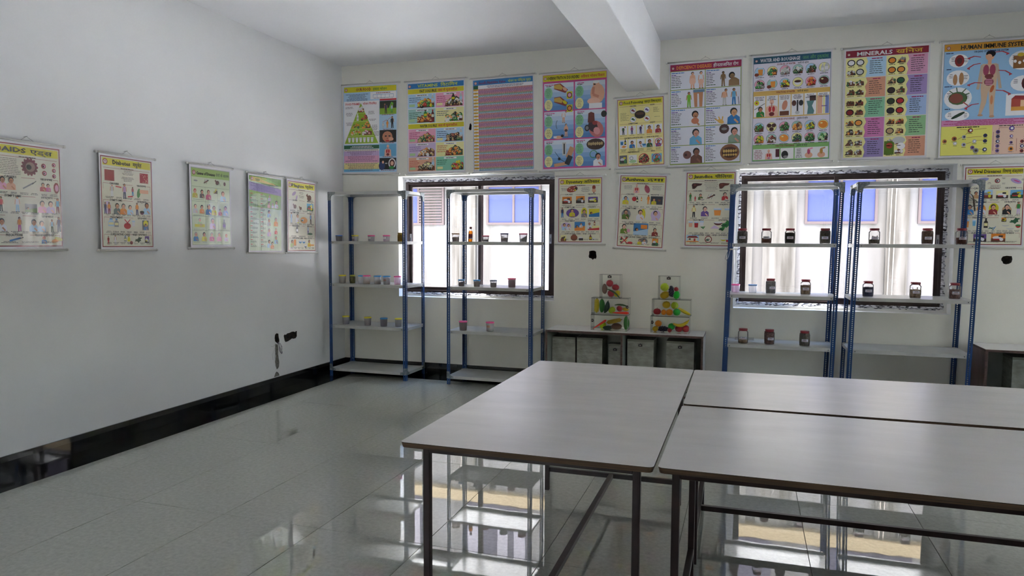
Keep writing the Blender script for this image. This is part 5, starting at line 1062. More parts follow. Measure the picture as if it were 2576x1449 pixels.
# vitamins
V = Art(144); V.l = 0; V.rect(0, 0, 100, 144, 'W'); V.l = 1; V.rect(.6, .6, 98.8, 8.4, 'b'); V.logo(4, 5, 2.4); V.txt('VITAMINS', 18, 7.4, 5, 'd8e04a', fw=36); V.txt('विटामिन', 59, 7.4, 5, 'd8e04a', fw=30)
for y, a, b_ in ((9.6, 'FAT SOLUBLE', 'वसा में घुलनशील'), (66, 'WATER SOLUBLE', 'जल में घुलनशील')): V.l = 1; V.rect(.6, y, 98.8, 7.6, 'y'); V.txt(a, 22, y+6, 4.2, 'k', 'l', 30); V.txt(b_, 54, y+6, 4, 'r', 'l', 36)
V.bg = [('lb', 18), ('pk', 18), ('bg', 42), ('Y', 42), ('pk', 74.5), ('lb', 74.5), ('lp', 97.5), ('Y', 97.5), ('sal', 120.5), ('8ad0b0', 120.5)]
for i, (c, y) in enumerate(V.bg):
    x = .8 if i % 2 == 0 else 50.2; hh = 23 if i < 4 else 22.4; V.l = 1; V.rect(x, y, 49, hh, c); V.l = 2; V.rect(x+14, y+1, 22, 2.6, 'W'); V.dash(x+16, y+1.8, 18, 1, 2, 'k', i, .9)
    V.dash(x+2, y+5.5, 22, 4 if i % 3 else 3, 3, ('nv', 'm', 'G', 'nv', 'm', 'nv', 'pu', 'r', 'r', 'G')[i], i+20, .8, 'l'); V.l = 3; V.rect(x+2, y+16, 10, 4, 'Y' if i % 2 else 'lg')
    V.heap(x+15 if i != 9 else x+26, y+6, 32 if i != 9 else 22, hh-7, i+40, [('o', 'r', 'y', 'g'), ('br', 'tan', 'k', 'w'), ('br', 'mr', 'o', 'o'), ('g', 'G', 'or_', 'w'), ('o', 'g', 'r', 'G', 'tan'), ('mr', 'dk', 'G', 'tan'), ('br', 'tan', 'o', 'w'), ('G', 'o', 'o', 'mr'), ('br', 'lgy', 'dk', 'Y'), ('r', 'o', 'y', 'g')][i])
    if i in (0, 1, 5, 8): V.bottle(x+44, y+15, 5, 14, 'lgy', 'w', 'lb')
    if i in (1, 2): V.bottle(x+31, y+14, 6, 12, '2a2010' if i == 1 else 'g', 'br', 'y')
    if i == 2: V.bottle(x+44, y+17, 5, 15, '6a1a10', 'r', 'cr')
# nutritive value table
N = Art(144); N.l = 0; N.rect(0, 0, 100, 144, '3a7aa8'); N.l = 1; N.rect(.5, .5, 99, 8, 'b'); N.logo(4.5, 4.8, 2.4); N.txt("Food's Nutritive Value", 10, 6.8, 4.2, '7a1440', fw=45); N.txt('भोजन का पौष्टिक मूल्य', 59, 6.8, 3.8, 'c8d84a', fw=38)
N.l = 1; N.rect(8.5, 8.5, 91, 5.6, 'W'); N.dash(10, 10, 88, 2, 2, '60607a', 3, .8)
N.rect(.5, 8.5, 8, 5.6, 'G'); nr = random.Random(4)
for k in range(10):
    y = 14.1+k*12.9; N.l = 1
    for j, c in enumerate(('d89a94', 'c890a8', 'c08ab0', 'c890a8', 'd89a94', '9ab89a', 'a8cce0')): N.rect(8.5, y+j*1.86, 91, 1.9, c)
    for j in range(7):
        N.l = 13; x = 10
        while x < 98: N.rect(x, y+j*1.86+.5, nr.uniform(.8, 1.6), .7, nr.choice(('7a3a4a', '44406a', '5a5a5a', '8a4a5a'))); x += nr.uniform(2.4, 3.4)
for k in range(25): N.l = 2; N.rect(.5, 14.2+k*5.18, 8, 2.6, 'e8b81e'); N.l = 1; N.rect(.5, 16.8+k*5.18, 8, 2.6, 'W'); N.dash(1.2, 15.1+k*5.18, 6.5, 1, 2, '7a3a10', k, .7); N.dash(1.5, 17.8+k*5.18, 6, 1, 2, 'gy', k, .6)
N.l = 4
for i in range(27): N.line(12+i*3.25, 14, 12+i*3.25, 143, .12, 'b08aa8')
# overnutrition disorders
O = Art(144); O.l = 0; O.rect(0, 0, 100, 144, 'mg'); O.l = 1; O.rect(.5, .5, 99, 9.5, 'y'); O.logo(4, 5.4, 2.4); O.txt('OVERNUTRITION DISORDERS', 7, 7.8, 4.6, 'k', fw=51); O.txt('अतिशय भोजन विकार', 60, 7.8, 4, 'r', fw=37)
for r_ in range(3):
    for c_ in range(2):
        x, y = 2+c_*49, 13+r_*43.5
        for k in range(6): O.l = 1; O.rect(x, y+k*6.9, 47, 7, ('dde6f2', 'c4d6ec', 'a8c4e4', '86aeda', '6a9ad0', '5a8ac6')[k])
        O.dash(x+1, y+2, 16, 1, 2, 'mg', r_*2+c_, 1.2); O.dash(x+2, y+4.2, 12, 1, 2, 'k', r_+7, 1)
        O.l = 3; O.ell(x+7, y+15, 6.5, 9, '8ac89a', 14); O.ell(x+7, y+33, 6.5, 8.5, 'Y', 14); O.dash(x+2.5, y+9, 9, 6, 2.2, 'G', r_+1); O.dash(x+3, y+28, 8, 5, 2.4, 'br', r_+3)
for y in (20, 40):
    O.l = 5; O.poly([(18, y-5), (28, y-6), (40, y+4), (36, y+9), (18, y+2)], '8a2a24'); O.l = 6; O.poly([(18, y-4), (27, y-5), (32, y), (30, y+4), (18, y+1)], 'd8b050'); O.l = 7; O.ell(35, y+3, 4, 2.4, 'sal' if y < 30 else 'y', 9, .7); O.l = 6; O.rect(38, y+7, 9, 11, 'y'); O.l = 7; O.ell(42.5, y+12.5, 4, 4.4, '5a1414'); O.l = 8; O.ell(42.5, y+12.5, 2.7, 3, 'pk' if y < 30 else 'or_')
O.l = 5; O.ell(86, 33, 11, 15, 'sal', 14); O.ell(80, 44, 10, 5, 'fl'); O.l = 6; O.ell(84, 19, 5, 5.5, 'sal'); O.ell(84, 15.5, 5, 2.4, 'W'); O.l = 7; O.line(79, 34, 80, 23, 4, 'd08a70'); O.line(79, 34, 88, 38, 4, 'd08a70'); O.rect(73, 47, 20, 8, 'W'); O.rect(80, 18, 3, 2, 'dk')
O.man(33, 74, 18, 'w', 'sal', 'k', 'sal', 4); O.man(37, 96, 20, 'sal', 'sal', 'k', 'sal'); O.l = 8; O.ell(37, 86, 2.4, 2.2, '4a2a20'); O.l = 6; O.ell(25, 96, 7, 2.6, 'sal'); O.ell(31, 94, 2.4, 2.2, 'k'); O.rect(17, 94, 5, 3, 'w')
for i in range(6): O.l = 7; O.line(23-2*math.sin(i*.5), 70+i*2.2, 23-2*math.sin(i*.5+.5), 72+i*2.2, .7, 'k')
O.l = 5; O.ell(84, 86, 11, 13, 'd07a78', 14, -.5); O.l = 6; O.ell(79, 82, 7, 9, '3a2430', 12, -.5); O.ell(85, 89, 5, 6, 'e8a0a0', 10, -.5); O.poly([(71, 76), (72, 62), (76, 60), (81, 62), (82, 76)], '6a2a20'); O.ell(70, 84, 4, 5, '20202a'); O.ell(96, 64, 4.5, 5, '2a2e28'); O.l = 7; O.ell(70, 84, 2.4, 3, 'gy'); O.ell(82, 77, 4, 3, 'a03a3a')
O.l = 5; O.rect(31, 104, 6, 20, 'lgy'); O.rect(33, 106, 2, 16, 'k'); O.line(19, 118, 28, 130, .7, 'nv'); O.line(28, 130, 40, 137, .7, 'k'); O.ell(26, 129, 2, 2.3, 'k'); O.line(40, 128, 47, 112, 8, 'd09a70'); O.line(18, 139, 40, 136, 5, 'd09a70'); O.line(38, 138, 44, 125, 8, '20242c')
O.l = 5; O.ell(83, 109, 14, 8.5, '3a2418', 16); O.l = 6
for i in range(7): O.ell(73+i*3.3, 108+.5*(i % 2), 1.7, 2.6, 'b8a070', 8)
O.l = 5; O.ell(83, 113, 10, 2.4, '7a4030'); O.man(87, 142, 22, 'w', 'd89a84', 'k', beard=1); O.l = 4; O.ring(80, 124, 6, 1, 'g')
# deficiency diseases
Df = Art(146); Df.l = 0; Df.rect(0, 0, 100, 146, '8aa03a'); Df.l = 1; Df.rect(0, 0, 100, 9.5, 'a01850'); Df.logo(4, 5.3, 2.2); Df.txt('DEFICIENCY DISEASES', 9, 7.4, 5, 'or_', fw=50); Df.txt('हीनताजनित रोग', 61, 7.4, 4.6, 'w', fw=35)
for r_ in range(5):
    for c_ in range(2):
        x, y = .8+c_*49.6, 10.4+r_*27; Df.l = 1; Df.rect(x, y, 48.6, 26, 'e4e4ee'); Df.dash(x+1, y+1.5, 20, 1, 2, 'b', r_, 1.2, 'l'); Df.dash(x+1, y+4.5, 10, 1, 2, 'pu', r_+4, 1.2, 'l'); Df.dash(x+1, y+7, 15 if (r_, c_) != (4, 0) else 12, 6, 2.4, 'k', r_+9*c_, .7, 'l'); Df.dash(x+1, y+22, 14, 1, 2, 'G', r_, 1, 'l')
Df.man(32, 36.5, 24, 'sal', 'sal', 'k', 'sal'); Df.l = 7; Df.ell(32, 26, 4.5, 5, 'fl'); Df.man(44, 36.5, 24, 'w', 'sal', 'k', 'sal'); Df.l = 7; Df.ell(44, 27, 4, 4, 'fl')
Df.man(75, 36, 21, '8a6a44', '8a6a44', 'k', '8a6a44'); Df.man(90, 36, 22, '9a7a54', '9a7a54', 'k', None, -3)
Df.man(27, 63, 22, '7ac02a', 'sk', 'k', '7ac02a'); Df.l = 5; Df.poly([(33, 38), (49, 38), (47, 43), (46, 63), (42, 63), (41, 44), (39, 44), (39, 63), (35, 63)], 'sk'); Df.rect(33, 38, 16, 4, '6a8aaa')
Df.man(77, 63, 23, 'sal', 'sk', 'k', 'lgy', 2); Df.man(90, 63, 23, 'aqua', 'sk', 'k', 'b'); Df.l = 7; Df.line(96, 52, 97, 63, .7, 'k')
Df.man(36, 90.5, 25, 'w', 'sk', 'k', beard=1); Df.l = 8; Df.ell(36, 83, 5.5, 4.6, 'd08060'); Df.man(90, 90.5, 26, 'b', 'd8a070', 'k'); Df.l = 6; Df.ell(72, 86, 5, 3, 'e0b050', 8, .5); Df.line(70, 86, 64, 82, 1.6, 'e0b050'); Df.line(72, 85, 69, 79, 1.6, 'e0b050'); Df.line(74, 85, 75, 79, 1.6, 'e0b050')
Df.man(37, 117.5, 26, 'aqua', 'd89a84', 'k'); Df.l = 5; Df.ell(77, 97, 7, 7, '4a3030'); Df.l = 6; Df.ell(77, 97, 4, 2, 'gy'); Df.man(91, 117.5, 25, '8aa08a', 'd89a84', 'k')
Df.man(38, 144.5, 25, '6a4030', '8a5a44', 'k'); Df.l = 5; Df.ell(25, 132, 6, 6, '7a5048'); Df.l = 6; Df.ell(23, 132, 2, 2, '3a1a1a'); Df.l = 5; Df.ell(85, 131, 13.5, 12, '8a5a3a', 18); Df.l = 6; Df.ell(85, 131, 11, 8, '4a2418', 14); Df.l = 7
for i in range(6): Df.ell(77+i*3.3, 129, 1.6, 2.4, 'd8b060', 8); Df.ell(77+i*3.3, 134.5, 1.5, 1.8, 'd8b060', 8)
# water and roughage
Wt = Art(144); Wt.l = 0; Wt.rect(0, 0, 100, 144, '3a6a70'); Wt.l = 1; Wt.rect(.5, .5, 99, 8.6, '14506e'); Wt.logo(4, 5, 1.8); Wt.txt('WATER AND ROUGHAGE', 9, 7.2, 4.8, 'w', fw=52); Wt.txt('जल और रूक्षांश', 64, 7.2, 4.6, '5a9a6a', fw=33)
Wt.l = 1; Wt.rect(.5, 9, 99, 38, 'e6e0ee'); Wt.rect(.5, 84, 99, 37, 'e6e0ee'); Wt.rect(.5, 47, 99, 37, 'e0b860'); Wt.rect(.5, 121, 99, 22.4, '8ac070')
for y, t, h_ in ((12.8, 'SOURCES OF WATER', 'पानी के स्रोत'), (51, 'FUNCTIONS OF WATER', 'पानी के कार्य'), (88, 'SOURCES OF ROUGHAGE', 'रूक्षांश के स्रोत'), (125, 'FUNCTIONS OF ROUGHAGE', 'रूक्षांश के कार्य')): Wt.txt(t, 31, y, 2.6, 'mr', 'l', 24); Wt.txt(h_, 58, y, 2.4, 'k', 'l', 14)
pals = [('or_', 'br'), ('G', 'o', 'g'), ('lgy', 'w', 'gy'), ('G', 'w', 'dk'), ('G', 'mr', 'dk'), ('lgy', 'w'), ('g', 'gy'), ('or_', 'lgy'), ('y', 'o', 'g'), ('w', 'k'), ('r', 'o'), ('5a1a10', 'dk'), ('g', 'br'), ('5a2a20', 'dk'), ('g', 'G'), ('or_', 'br', 'tan'), ('g', 'y'), ('o', 'or_'), ('y', 'g', 'o'), ('mr', 'w', 'br'), ('or_', 'o'), ('24344a', 'G'), ('g', 'G'), ('g', 'lg')]
for i in range(24):
    bx_, by_ = 8.5+(i % 6)*16.6, (20, 37.5, 97, 113)[i//6]; Wt.l = 2; Wt.ell(bx_, by_, 7, 6.8, 'gy', 16); Wt.l = 3; Wt.ell(bx_, by_, 6.5, 6.3, ('lb', 'Y', 'pk', 'bg')[i % 4], 16)
    Wt.dash(bx_-6, by_+7.6, 12, 1, 2, 'k', i, .7)
    if i in (5,): Wt.bottle(bx_-2, by_+6, 4, 11, 'lgy', 'w', 'w'); Wt.bottle(bx_+3, by_+6, 5, 14, 'lgy', 'w', 'w')
    elif i in (0, 7): Wt.cup(bx_+1, by_+5, 7, 11, 'or_', 'or_'); Wt.l = 8; Wt.ell(bx_-4, by_+4, 3, 2.4, '8a3a24')
    elif i in (11, 20, 17): Wt.l = 6; Wt.ell(bx_, by_, 6, 5, pals[i][0], 14, .2); Wt.l = 7; Wt.ell(bx_-2, by_-2, 1.6, 1, 'Y')
    elif i == 9: Wt.bowl(bx_, by_-1, 9, 5, 'w', '4a2418')
    elif i == 13: [Wt.ell(bx_+a, by_+b_, 3, 2.8, '4a2018') for a, b_ in ((-3, -2), (3, -2), (0, 3))]
    else: Wt.heap(bx_-6, by_-6, 12, 12, i+70, pals[i])
for i in range(6):
    x = 1.2+i*16.5; Wt.l = 2; Wt.rect(x, 53.5, 15.4, 29, 'W'); Wt.dash(x+1, 55, 13, 3, 2, 'k', i, .7)
Wt.l = 5; Wt.ell(5, 63, 3.4, 3.4, 'y'); Wt.l = 6; Wt.ell(5, 63, 1.2, 1.2, 'r'); Wt.line(2, 72, 16, 64, 1, 'gy'); Wt.man(10, 82.5, 16, 'g', 'sk', 'k'); Wt.torso(25, 82.5, 24, 1); Wt.l = 6; Wt.ell(42, 68, 3.5, 7, 'd08a70', 10, .2); Wt.rect(35.5, 76, 12, 6, 'br'); Wt.ell(54, 66, 3, 4, '5a3028'); Wt.ell(63, 66, 3, 4, '303038'); Wt.rect(57.5, 62, 2, 15, '202028'); Wt.ell(58.5, 79, 3, 2.4, 'lgy'); Wt.poly([(70, 64), (80, 64), (77, 71), (80, 78), (79, 82), (71, 82), (72, 72)], '5a8a8a'); Wt.rect(74, 57, 8, 7, '4a2a24'); Wt.rect(84, 58, 6, 24, 'sal'); Wt.rect(91, 58, 2.4, 24, 'Y'); Wt.rect(94, 58, 4.5, 24, '7a8ac8'); Wt.l = 7; Wt.line(89, 72, 96, 72, 1, 'pu')
for x, w_ in ((1.2, 35), (37.5, 17), (56, 42.5)): Wt.l = 2; Wt.rect(x, 127, w_, 15, 'W')
Wt.dash(2, 129, 12, 6, 2.2, 'mr', 3, .7); Wt.torso(22, 142, 14); Wt.l = 6; Wt.rect(31, 128, 5, 11, '5a1a24'); Wt.ell(43, 136, 4.5, 5.5, '202024'); Wt.l = 7; Wt.ell(44, 139, 3, 2, 'gy'); Wt.dash(57, 129, 9, 6, 2.2, 'k', 8, .7)
for x in (74, 90): Wt.l = 6; Wt.ell(x, 138, 5, 4, 'sal'); Wt.ell(x, 133, 2, 4, 'c04a6a' if x < 80 else 'c89040'); Wt.line(x, 130, x+5, 128.5, 2, 'pk' if x < 80 else 'tan')
# minerals
Mn = Art(144); Mn.l = 0; Mn.rect(0, 0, 100, 144, 'e4dcd8'); Mn.l = 1; Mn.rect(.3, .3, 99.4, 9, '8e1030'); Mn.logo(4, 5.4, 2); Mn.txt('MINERALS', 14, 7.8, 5.4, 'w', fw=43); Mn.txt('खनिज', 61, 7.8, 5.6, 'e0b840', fw=32)
mcol = [('lb', 'e0a0c0'), ('e0a080', 'a890c8'), ('8ac8a0', 'a8c0e8'), ('d880b8', '98c890'), ('9a88c0', 'e0a080')]
mp_ = [('lgy', 'k', 'w'), ('o', 'br', 'or_', 'gy'), ('w', 'k', 'G', 'br'), ('br', 'dk', 'G', 'tan'), ('mr', 'G', 'k', 'br'), ('k', '2a3a1a', 'r'), ('dk', 'or_', '5a2a20', 'lgy'), ('r', 'dk', 'o', 'tan'), ('k', 'dk', 'br', 'lgy'), ('lgy', 'w', 'gy')]
for r_ in range(5):
    for c_ in range(2):
        x, y = .8+c_*49.6, 10+r_*26.8; Mn.l = 1; Mn.rect(x, y, 48.8, 26, 'f0eaa0'); Mn.l = 2; Mn.poly([(x+25, y), (x+27, y+6), (x+24, y+12), (x+26, y+19), (x+24, y+26), (x+48.8, y+26), (x+48.8, y)], mcol[r_][c_])
        Mn.dash(x+31, y+1.6, 14, 1, 2, 'm', r_, 1.3); Mn.dash(x+29, y+5, 17, 7, 2.7, 'k', r_+c_*5, .75, 'l')
        rr = random.Random(r_*2+c_+3)
        for k in range(4):
            px, py = x+6.5+(k % 2)*11, y+6.5+(k//2)*12.5
            if rr.random() < .3: Mn.l = 4; Mn.ell(px, py, 5, 4.4, 'k'); Mn.l = 5; Mn.ell(px, py, 3.8, 3.2, rr.choice(mp_[r_*2+c_]))
            else: Mn.heap(px-5.2, py-4.8, 10.4, 8.6, rr.randint(0, 999), mp_[r_*2+c_])
            Mn.dash(px-4, py+5, 8, 1, 2, 'k', k, .7)
Mn.l = 12; Mn.rect(50.6, 123, 12, 18, '5a7a1a'); Mn.ell(57, 129, 4, 4, 'b04020'); Mn.ell(68, 122, 8, 4.5, 'lgy'); Mn.ell(71, 130, 5, 4.5, 'W')
# immune system
I = Art(144); I.l = 0; I.rect(0, 0, 100, 144, 'gy'); I.l = 1; I.rect(.5, .5, 99, 9, 'e0a030'); I.logo(5, 5.2, 2.3); I.txt('HUMAN IMMUNE SYSTEM', 19, 8, 5.4, 'k', fw=74); I.l = 1; I.rect(.5, 9.5, 99, 90, '9ac4e6'); I.txt('ORGANS OF THE IMMUNE SYSTEM', 53, 13, 2.4, 'nv', 'c', 38)
I.rect(.5, 98, 99, 8, 'd888b8'); [I.dash(2, 99+k*1.8, 96, 1, 2, 'm', k, .7) for k in range(4)]
I.l = 1; I.rect(.5, 106, 58, 37.5, 'ece870'); I.rect(58.5, 106, 41, 37.5, 'ecc8b0'); I.dash(18, 107, 26, 1, 2, 'k', 2, 1.2); I.dash(60, 107, 38, 1, 2, 'k', 3, 1)
# standing figure
bx_ = 52
I.l = 4; I.poly([(bx_-8, 28), (bx_+8, 28), (bx_+9, 45), (bx_+8, 62), (bx_+7, 78), (bx_+7, 94), (bx_+2.5, 94), (bx_+1.5, 78), (bx_, 62), (bx_-2, 78), (bx_-7, 92), (bx_-10, 92), (bx_-7.5, 74), (bx_-9, 58), (bx_-8, 45)], 'd8b89a'); I.line(bx_-8, 29, bx_-12, 60, 3.4, 'c8b09a'); I.line(bx_+8, 29, bx_+13, 60, 3.4, 'c8b09a'); I.ell(bx_-8, 93, 3, 1.4, 'c89a7a'); I.ell(bx_+5, 95, 3, 1.6, 'c89a7a')
I.l = 5; I.rect(bx_-2, 22, 4, 7, 'sk2'); I.ell(bx_, 18, 5, 6.2, 'sk2'); I.l = 6; I.ell(bx_+1, 15.5, 5.4, 4.4, 'k'); I.l = 7; I.ell(bx_-1, 19.5, 3.6, 3.8, 'sk2')
I.l = 6; I.ell(bx_-3.6, 36, 3.4, 7, 'a03a5a'); I.ell(bx_+3.6, 36, 3.4, 7, 'a03a5a'); I.ell(bx_, 44, 5, 3, '7a2a30'); I.l = 7; I.ell(bx_, 51, 5.4, 5, '8a3a4a'); I.l = 8
for k in range(4): I.line(bx_-4, 48+k*2, bx_+4, 48.6+k*2, .8, 'pk')
I.l = 6; I.ell(bx_+4, 60, 2, 5, 'c8602a', 8, .3); I.ell(bx_+4, 74, 1.6, 6, 'd88a5a')
for k, (x, y, rx, ry) in enumerate(((17, 22, 11, 8.5), (17, 44, 13, 10), (18, 70, 16, 14), (18, 92, 14, 7), (88, 26, 15, 12), (91, 55, 15, 10))): I.l = 3; I.ell(x, y, rx, ry, 'W', 18); I.dash(x-rx*.8, y-ry*.5, 5, 3, 2, 'k', k); I.dash(x+rx*.5, y-ry*.3, 5, 3, 2, 'k', k+5); I.dash(2, y-ry-2, 9, 1, 2, 'nv', k, 1.1) if x < 50 else None
I.rect(72, 68, 28, 27, 'W'); I.l = 5; I.ell(18, 22, 5.5, 7.5, '8a1a1a', 14); I.l = 6; I.ell(18, 22, 3, 4, '4a1410'); I.l = 5; I.ell(14, 46, 2.6, 7, 'b8885a'); I.ell(21, 45, 2.8, 8, 'b08050'); I.ell(18, 70, 11, 8.5, '4a6a3a'); I.l = 6; I.ell(16, 70, 8, 6.5, '8a4a3a'); I.line(24, 75, 30, 80, 1.4, 'b05050'); I.ell(19, 92, 9, 2, '1e3a24', 10, -.5)
for a_, b_ in ((8, 60), (16, 56), (27, 58), (31, 64)): I.line(18, 68, a_, b_, 1.2, '4a6a4a')
I.l = 5; I.rect(78, 20, 22, 16, '8a5a24'); I.l = 6; I.ell(86, 19, 4, 2.4, 'd0b020'); [I.ell(80+k*5, 27+2*(k % 2), 1.7, 2, 'W') for k in range(4)]; I.ell(94, 55, 6, 8.5, '6a1a24'); I.l = 7; I.ell(92, 55, 3, 5, '4a1018'); I.l = 5; I.rect(78, 74, 18, 14, 'b84a3c'); I.l = 6; I.rect(78, 84, 18, 5, 'e0a040'); I.rect(88, 76, 5, 8, 'f0c8a0'); I.poly([(78, 74), (82, 70), (99, 71), (96, 75)], 'a02830')
for x0, y0, x1, y1 in ((42, 19, 27, 20), (42, 27, 27, 33), (45, 52, 28, 54), (42, 78, 26, 84), (58, 14, 73, 17), (62, 37, 77, 43), (60, 62, 77, 68)):
    I.l = 8; I.line(x0, y0, (x0+x1)/2, (y0+y1)/2-2, 1, 'b83040'); I.line((x0+x1)/2, (y0+y1)/2-2, x1, y1, 1.4, 'b83040'); d_ = 1 if x1 > x0 else -1; I.poly([(x1, y1), (x1-3*d_, y1-2), (x1-3*d_, y1+1.6)], 'b83040')
for k, (x, y, r_, c) in enumerate(((34, 112, 3, '8a2a1c'), (5, 125, 2.6, 'b06030'), (16, 122, 3, 'b06030'), (17, 128, 2.4, 'lgy'), (27, 120, 2.4, 'b0b0c8'), (27, 130, 2.6, 'b0b0c8'), (39, 126, 2.4, 'b0b0c8'), (51, 119, 2.4, 'nv'), (51, 126, 2.4, 'nv'), (51, 137, 2.6, 'nv'), (37, 134, 2.4, 'pu'), (41, 138, 3.4, 'gy'), (80, 111, 3.2, 'pu'), (65, 115, 2.4, 'pu'), (65, 121, 2.2, 'nv'), (65, 127, 2.2, 'nv'), (65, 133, 2.2, 'pu'), (65, 139, 2.2, 'pu'), (80, 121, 2, 'pu'), (80, 129, 1.8, 'pu'), (80, 137, 3, 'or_'), (96, 114, 2.4, 'nv'), (96, 122, 2.4, 'mr'), (92, 128, 2.2, 'mr'), (92, 134, 2.2, 'nv'), (92, 140, 2.2, 'mr'))):
    I.l = 6; I.ell(x, y, r_, r_, c, 10); I.l = 7; I.ell(x+.3, y, r_*.5, r_*.5, 'dk' if k % 3 else 'W', 8); I.dash(x-3, y+r_+.6, 6, 1, 2, 'k', k, .5)
for a_ in ((22, 110, 30, 111), (38, 111, 52, 110), (28, 118, 32, 114), (30, 121, 47, 120), (20, 123, 25, 120), (30, 129, 36, 127), (40, 125, 49, 125), (44, 136, 49, 137), (66, 110, 76, 110), (84, 110, 96, 110), (66, 110, 66, 113), (96, 110, 96, 112), (60, 115, 60, 139), (86, 124, 86, 140)): I.l = 5; I.line(*a_, .35, 'mr')
# causes of diseases (green)
K = Art(138); K.l = 0; K.rect(0, 0, 100, 138, 'w'); K.l = 1; K.rect(1.2, 1.2, 97.6, 135.6, 'a8b89a'); K.l = 2; K.rect(2.4, 2.4, 95.2, 133.2, 'd6e2bc'); K.l = 3; K.rect(2.4, 2.4, 95.2, 15, 'a4c468'); K.logo(8, 10, 4); K.txt('Causes of Diseases', 14, 13, 5.4, 'k', 'l', 46); K.txt('रोगों के कारण', 96, 13, 5, '40503a', 'r', 34)
K.rat(66, 24, 14); K.mosq(38, 24, 16); K.l = 6; K.ell(12, 24, 5, 1.4, 'gy'); K.ell(85, 25, 3, 3.6, '6a4040')
for y in (34, 60, 86, 111): K.l = 3; K.line(3, y, 97, y, .3, 'G')
for y in (34, 60, 86): K.line(35, y, 35, y+26, .3, 'G'); K.line(66, y, 66, y+26, .3, 'G')
for a_ in ((10, 54, 18, 'b8b02a', 'sal', 'r'), (27, 54, 17, '5a4a4a', 'sal', 'k'), (43, 56, 20, 'c84070', 'sal', 'br'), (80, 58, 22, 'lb', 'sal', 'br'), (10, 81, 18, 'lgy', 'sal', 'k'), (26, 81, 17, 'o', 'sal', 'k'), (43, 83, 22, 'b', 'sal', 'k'), (56, 83, 19, 'y', 'sal', 'k'), (72, 83, 14, 'r', 'sal', 'k'), (86, 83, 20, 'lb', 'sal', 'k'), (20, 103, 16, 'lg', 'sal', 'gy'), (52, 108, 22, 'lp', 'sal', 'gy'), (10, 130, 18, 'b', 'sal', 'gy'), (30, 130, 18, 'y', 'sal', 'k'), (49, 130, 18, 'mg', 'sal', 'gy'), (68, 130, 18, 'pk', 'sal', 'gy'), (87, 130, 15, 'lp', 'sal', 'r')): K.man(*a_)
K.l = 6; K.rect(8, 100, 24, 5, 'y'); K.bottle(82, 108, 8, 18, 'gy', 'gy', 'pu'); K.heap(56, 36, 10, 8, 5, ('y', 'g')); [K.dash(4+i*31, y, 28, 1, 2, '506050', i) for i in range(3) for y in (56.5, 84, 109)]; [K.dash(4+i*19, 131.5, 16, 1, 2, '506050', i) for i in range(5)]
# crumpled green chart of exercises
Y_ = Art(146); Y_.l = 0; Y_.rect(0, 0, 100, 146, 'd4e4c0'); Y_.l = 1; Y_.poly([(0, 0), (100, 0), (100, 14), (60, 16), (0, 8)], '6a9a2a'); Y_.l = 2; Y_.poly([(4, 2), (50, 2), (84, 14), (4, 10)], 'e0c468'); Y_.poly([(30, 3), (60, 4), (96, 12), (60, 9)], '8aba4a'); Y_.logo(8, 6, 3.4); Y_.dash(14, 5, 22, 2, 2.4, 'G', 3, 1.2)
Y_.l = 2; Y_.poly([(0, 12), (100, 20), (100, 34), (0, 28)], 'a898c8'); [Y_.dash(3, 14+k*2.2, 90, 1, 2, '5a4a8a', k, .8) for k in range(7)]
Y_.l = 2; Y_.poly([(0, 28), (100, 34), (100, 62), (0, 60)], '9aba5a'); Y_.l = 3; Y_.ell(40, 110, 38, 30, 'e0ecd2', 16); Y_.ell(30, 45, 26, 12, 'c4d89a', 14)
for k in range(12): Y_.dash(3, 34+k*9, 8, 1, 2, 'r', k, 1.2, 'l'); Y_.dash(3, 37+k*9, 26, 2, 2, '405040', k+3, .7, 'l'); Y_.dash(34, 34+k*9, 8, 1, 2, 'r', k+9, 1.2, 'l'); Y_.dash(34, 37+k*9, 20, 2, 2, '405040', k+5, .7, 'l')
for a_ in ((62, 46, 14, 'lgy', 'sal', 'gy'), (84, 60, 18, 'w', 'sal', 'k'), (60, 60, 14, 'fl', 'sal', 'k'), (72, 60, 12, 'w', 'fl', 'gy'), (60, 79, 16, 'lb', 'sal', 'k'), (82, 96, 20, 'or_', 'sal', 'gy'), (60, 96, 16, 'lgy', 'sal', 'gy'), (82, 112, 14, 'r', 'sal', 'gy'), (60, 117, 18, 'lp', 'sal', 'gy'), (82, 132, 18, 'lb', 'sal', 'gy'), (60, 140, 18, 'lb', 'sal', 'k'), (70, 142, 16, 'o', 'fl', 'k')): Y_.man(*a_)

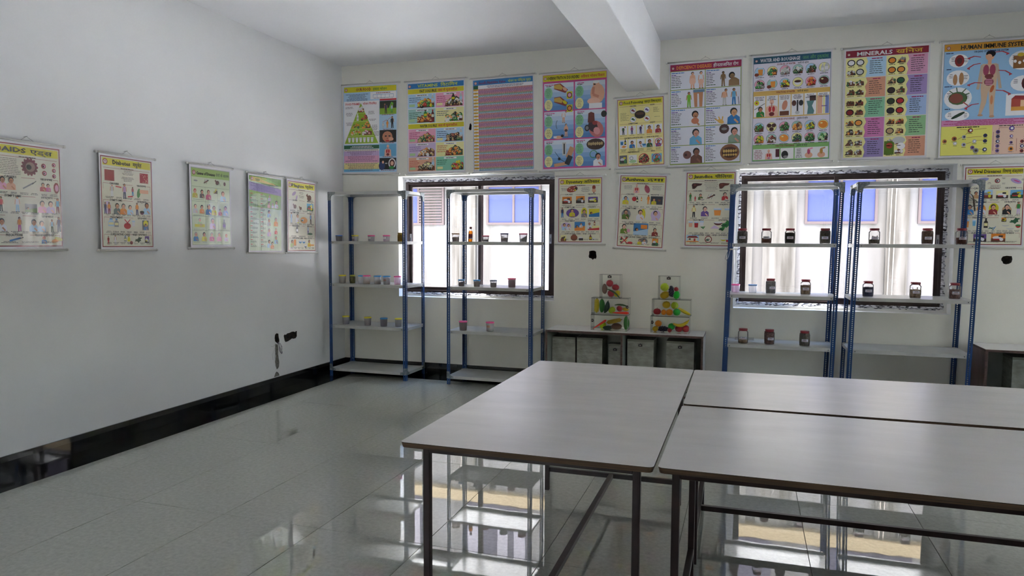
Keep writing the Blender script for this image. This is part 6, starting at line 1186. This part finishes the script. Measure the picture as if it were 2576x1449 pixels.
def chart(art, wx, wz, w, ang, label, side='back', mt='print', seed=0, ext=.042, crease=0):
    """hanging chart: laminated sheet, print, rods top and bottom, cord and nail. (wx, wz) = top centre of the print"""
    h = art.H*w/100; r_ = empty('wall_chart', (0, 0, 0), 0, label, 'poster', 'health charts on the left wall' if side == 'left' else 'health charts on the window wall')
    if side == 'back': r_.location = (wx, YB-.011, wz); r_.rotation_euler = (0, ang, 0)
    else: r_.location = (XL+.026, wx, wz); r_.rotation_euler = (Euler((0, ang, 0)).to_matrix().to_4x4()).to_euler(); r_.rotation_euler = (Matrix.Rotation(PI/2, 4, 'Z') @ Matrix.Rotation(ang, 4, 'Y')).to_euler()
    mg_ = .011; b = MB(); b.box(-w/2-mg_, 0, -h-.016, w/2+mg_, .0012, .016, M['sheet']); b.obj('sheet', r_)
    o = meshobj('artwork', art.mesh(w, M[mt]), r_, (0, .0006, 0))
    for nm, z in (('top_rod', .022), ('bottom_rod', -h-.022)):
        b = MB(); x = w/2+ext; b.lathe([(.0075, -x+.012), (.0075, x-.012)], M['rod'], 10, axis='x'); b.lathe([(.0095, -x), (.0098, -x+.013)], M['whitecap'], 10, axis='x'); b.lathe([(.0098, x-.013), (.0095, x)], M['whitecap'], 10, axis='x')
        o = b.obj(nm, r_, (0, .0, z))
    b = MB(); b.tube([(-.04, -.004, .029), (0, 0, .054), (.042, -.004, .029)], .0009, M['cord'], 4); b.obj('hanging_cord', r_)
    b = MB(); b.tube([(0, .009 if side == 'back' else .025, .052), (0, -.010, .056)], .0018, M['bolt'], 5); b.obj('nail', r_)
    return r_
R_ = D
chart(F, -4.050, 3.203, .668, .012, 'chart titled OUR FOOD with a green food pyramid')
chart(V, -3.251, 3.195, .667, -.004, 'chart titled VITAMINS with a blue title band and ten food panels')
chart(N, -2.484, 3.183, .662, -.015, "chart titled Food's Nutritive Value, a dense pink and blue striped table")
chart(O, -1.713, 3.184, .663, -.010, 'pink-framed chart titled OVERNUTRITION DISORDERS')
chart(P, -1.044, 2.896, .452, -.030, 'small yellow chart titled Food Poisoning, under the ceiling beam')
chart(Df, -.427, 3.199, .660, -.014, 'chart titled DEFICIENCY DISEASES with a magenta title band')
chart(Wt, .345, 3.212, .670, -.012, 'chart titled WATER AND ROUGHAGE with rows of round food pictures')
chart(Mn, 1.135, 3.211, .667, -.004, 'chart titled MINERALS with a crimson title band')
chart(I, 1.920, 3.206, .668, 0, 'chart titled HUMAN IMMUNE SYSTEM with a standing figure on blue')
chart(dys, -1.642, 2.128, .452, -.004, 'chart titled Dysentery, right of the left window')
chart(ast, -1.000, 2.134, .453, .042, 'slightly tilted chart titled Asthma, between the two windows')
chart(jau, -.352, 2.151, .454, .010, 'chart titled Jaundice, partly behind the leaning rack')
chart(vir, 2.012, 2.140, .445, 0, 'chart titled Viral Diseases at the right edge with a gecko on it')
chart(aids, 3.413, 2.086, .455, .004, 'glossy chart titled AIDS, leftmost on the left wall', 'left', 'print_gloss')
chart(dia, 4.188, 2.084, .461, .008, 'glossy chart titled Diabetes, second on the left wall', 'left', 'print_gloss')
chart(K, 5.062, 2.092, .477, .004, 'pale green chart titled Causes of Diseases on the left wall', 'left', 'print_gloss')
chart(Y_, 5.797, 2.078, .478, .018, 'crumpled green chart without readable title on the left wall', 'left', 'print_crumpled')
chart(pla, 6.381, 2.076, .480, .014, 'chart titled Plague, nearest the corner on the left wall', 'left', 'print_gloss')
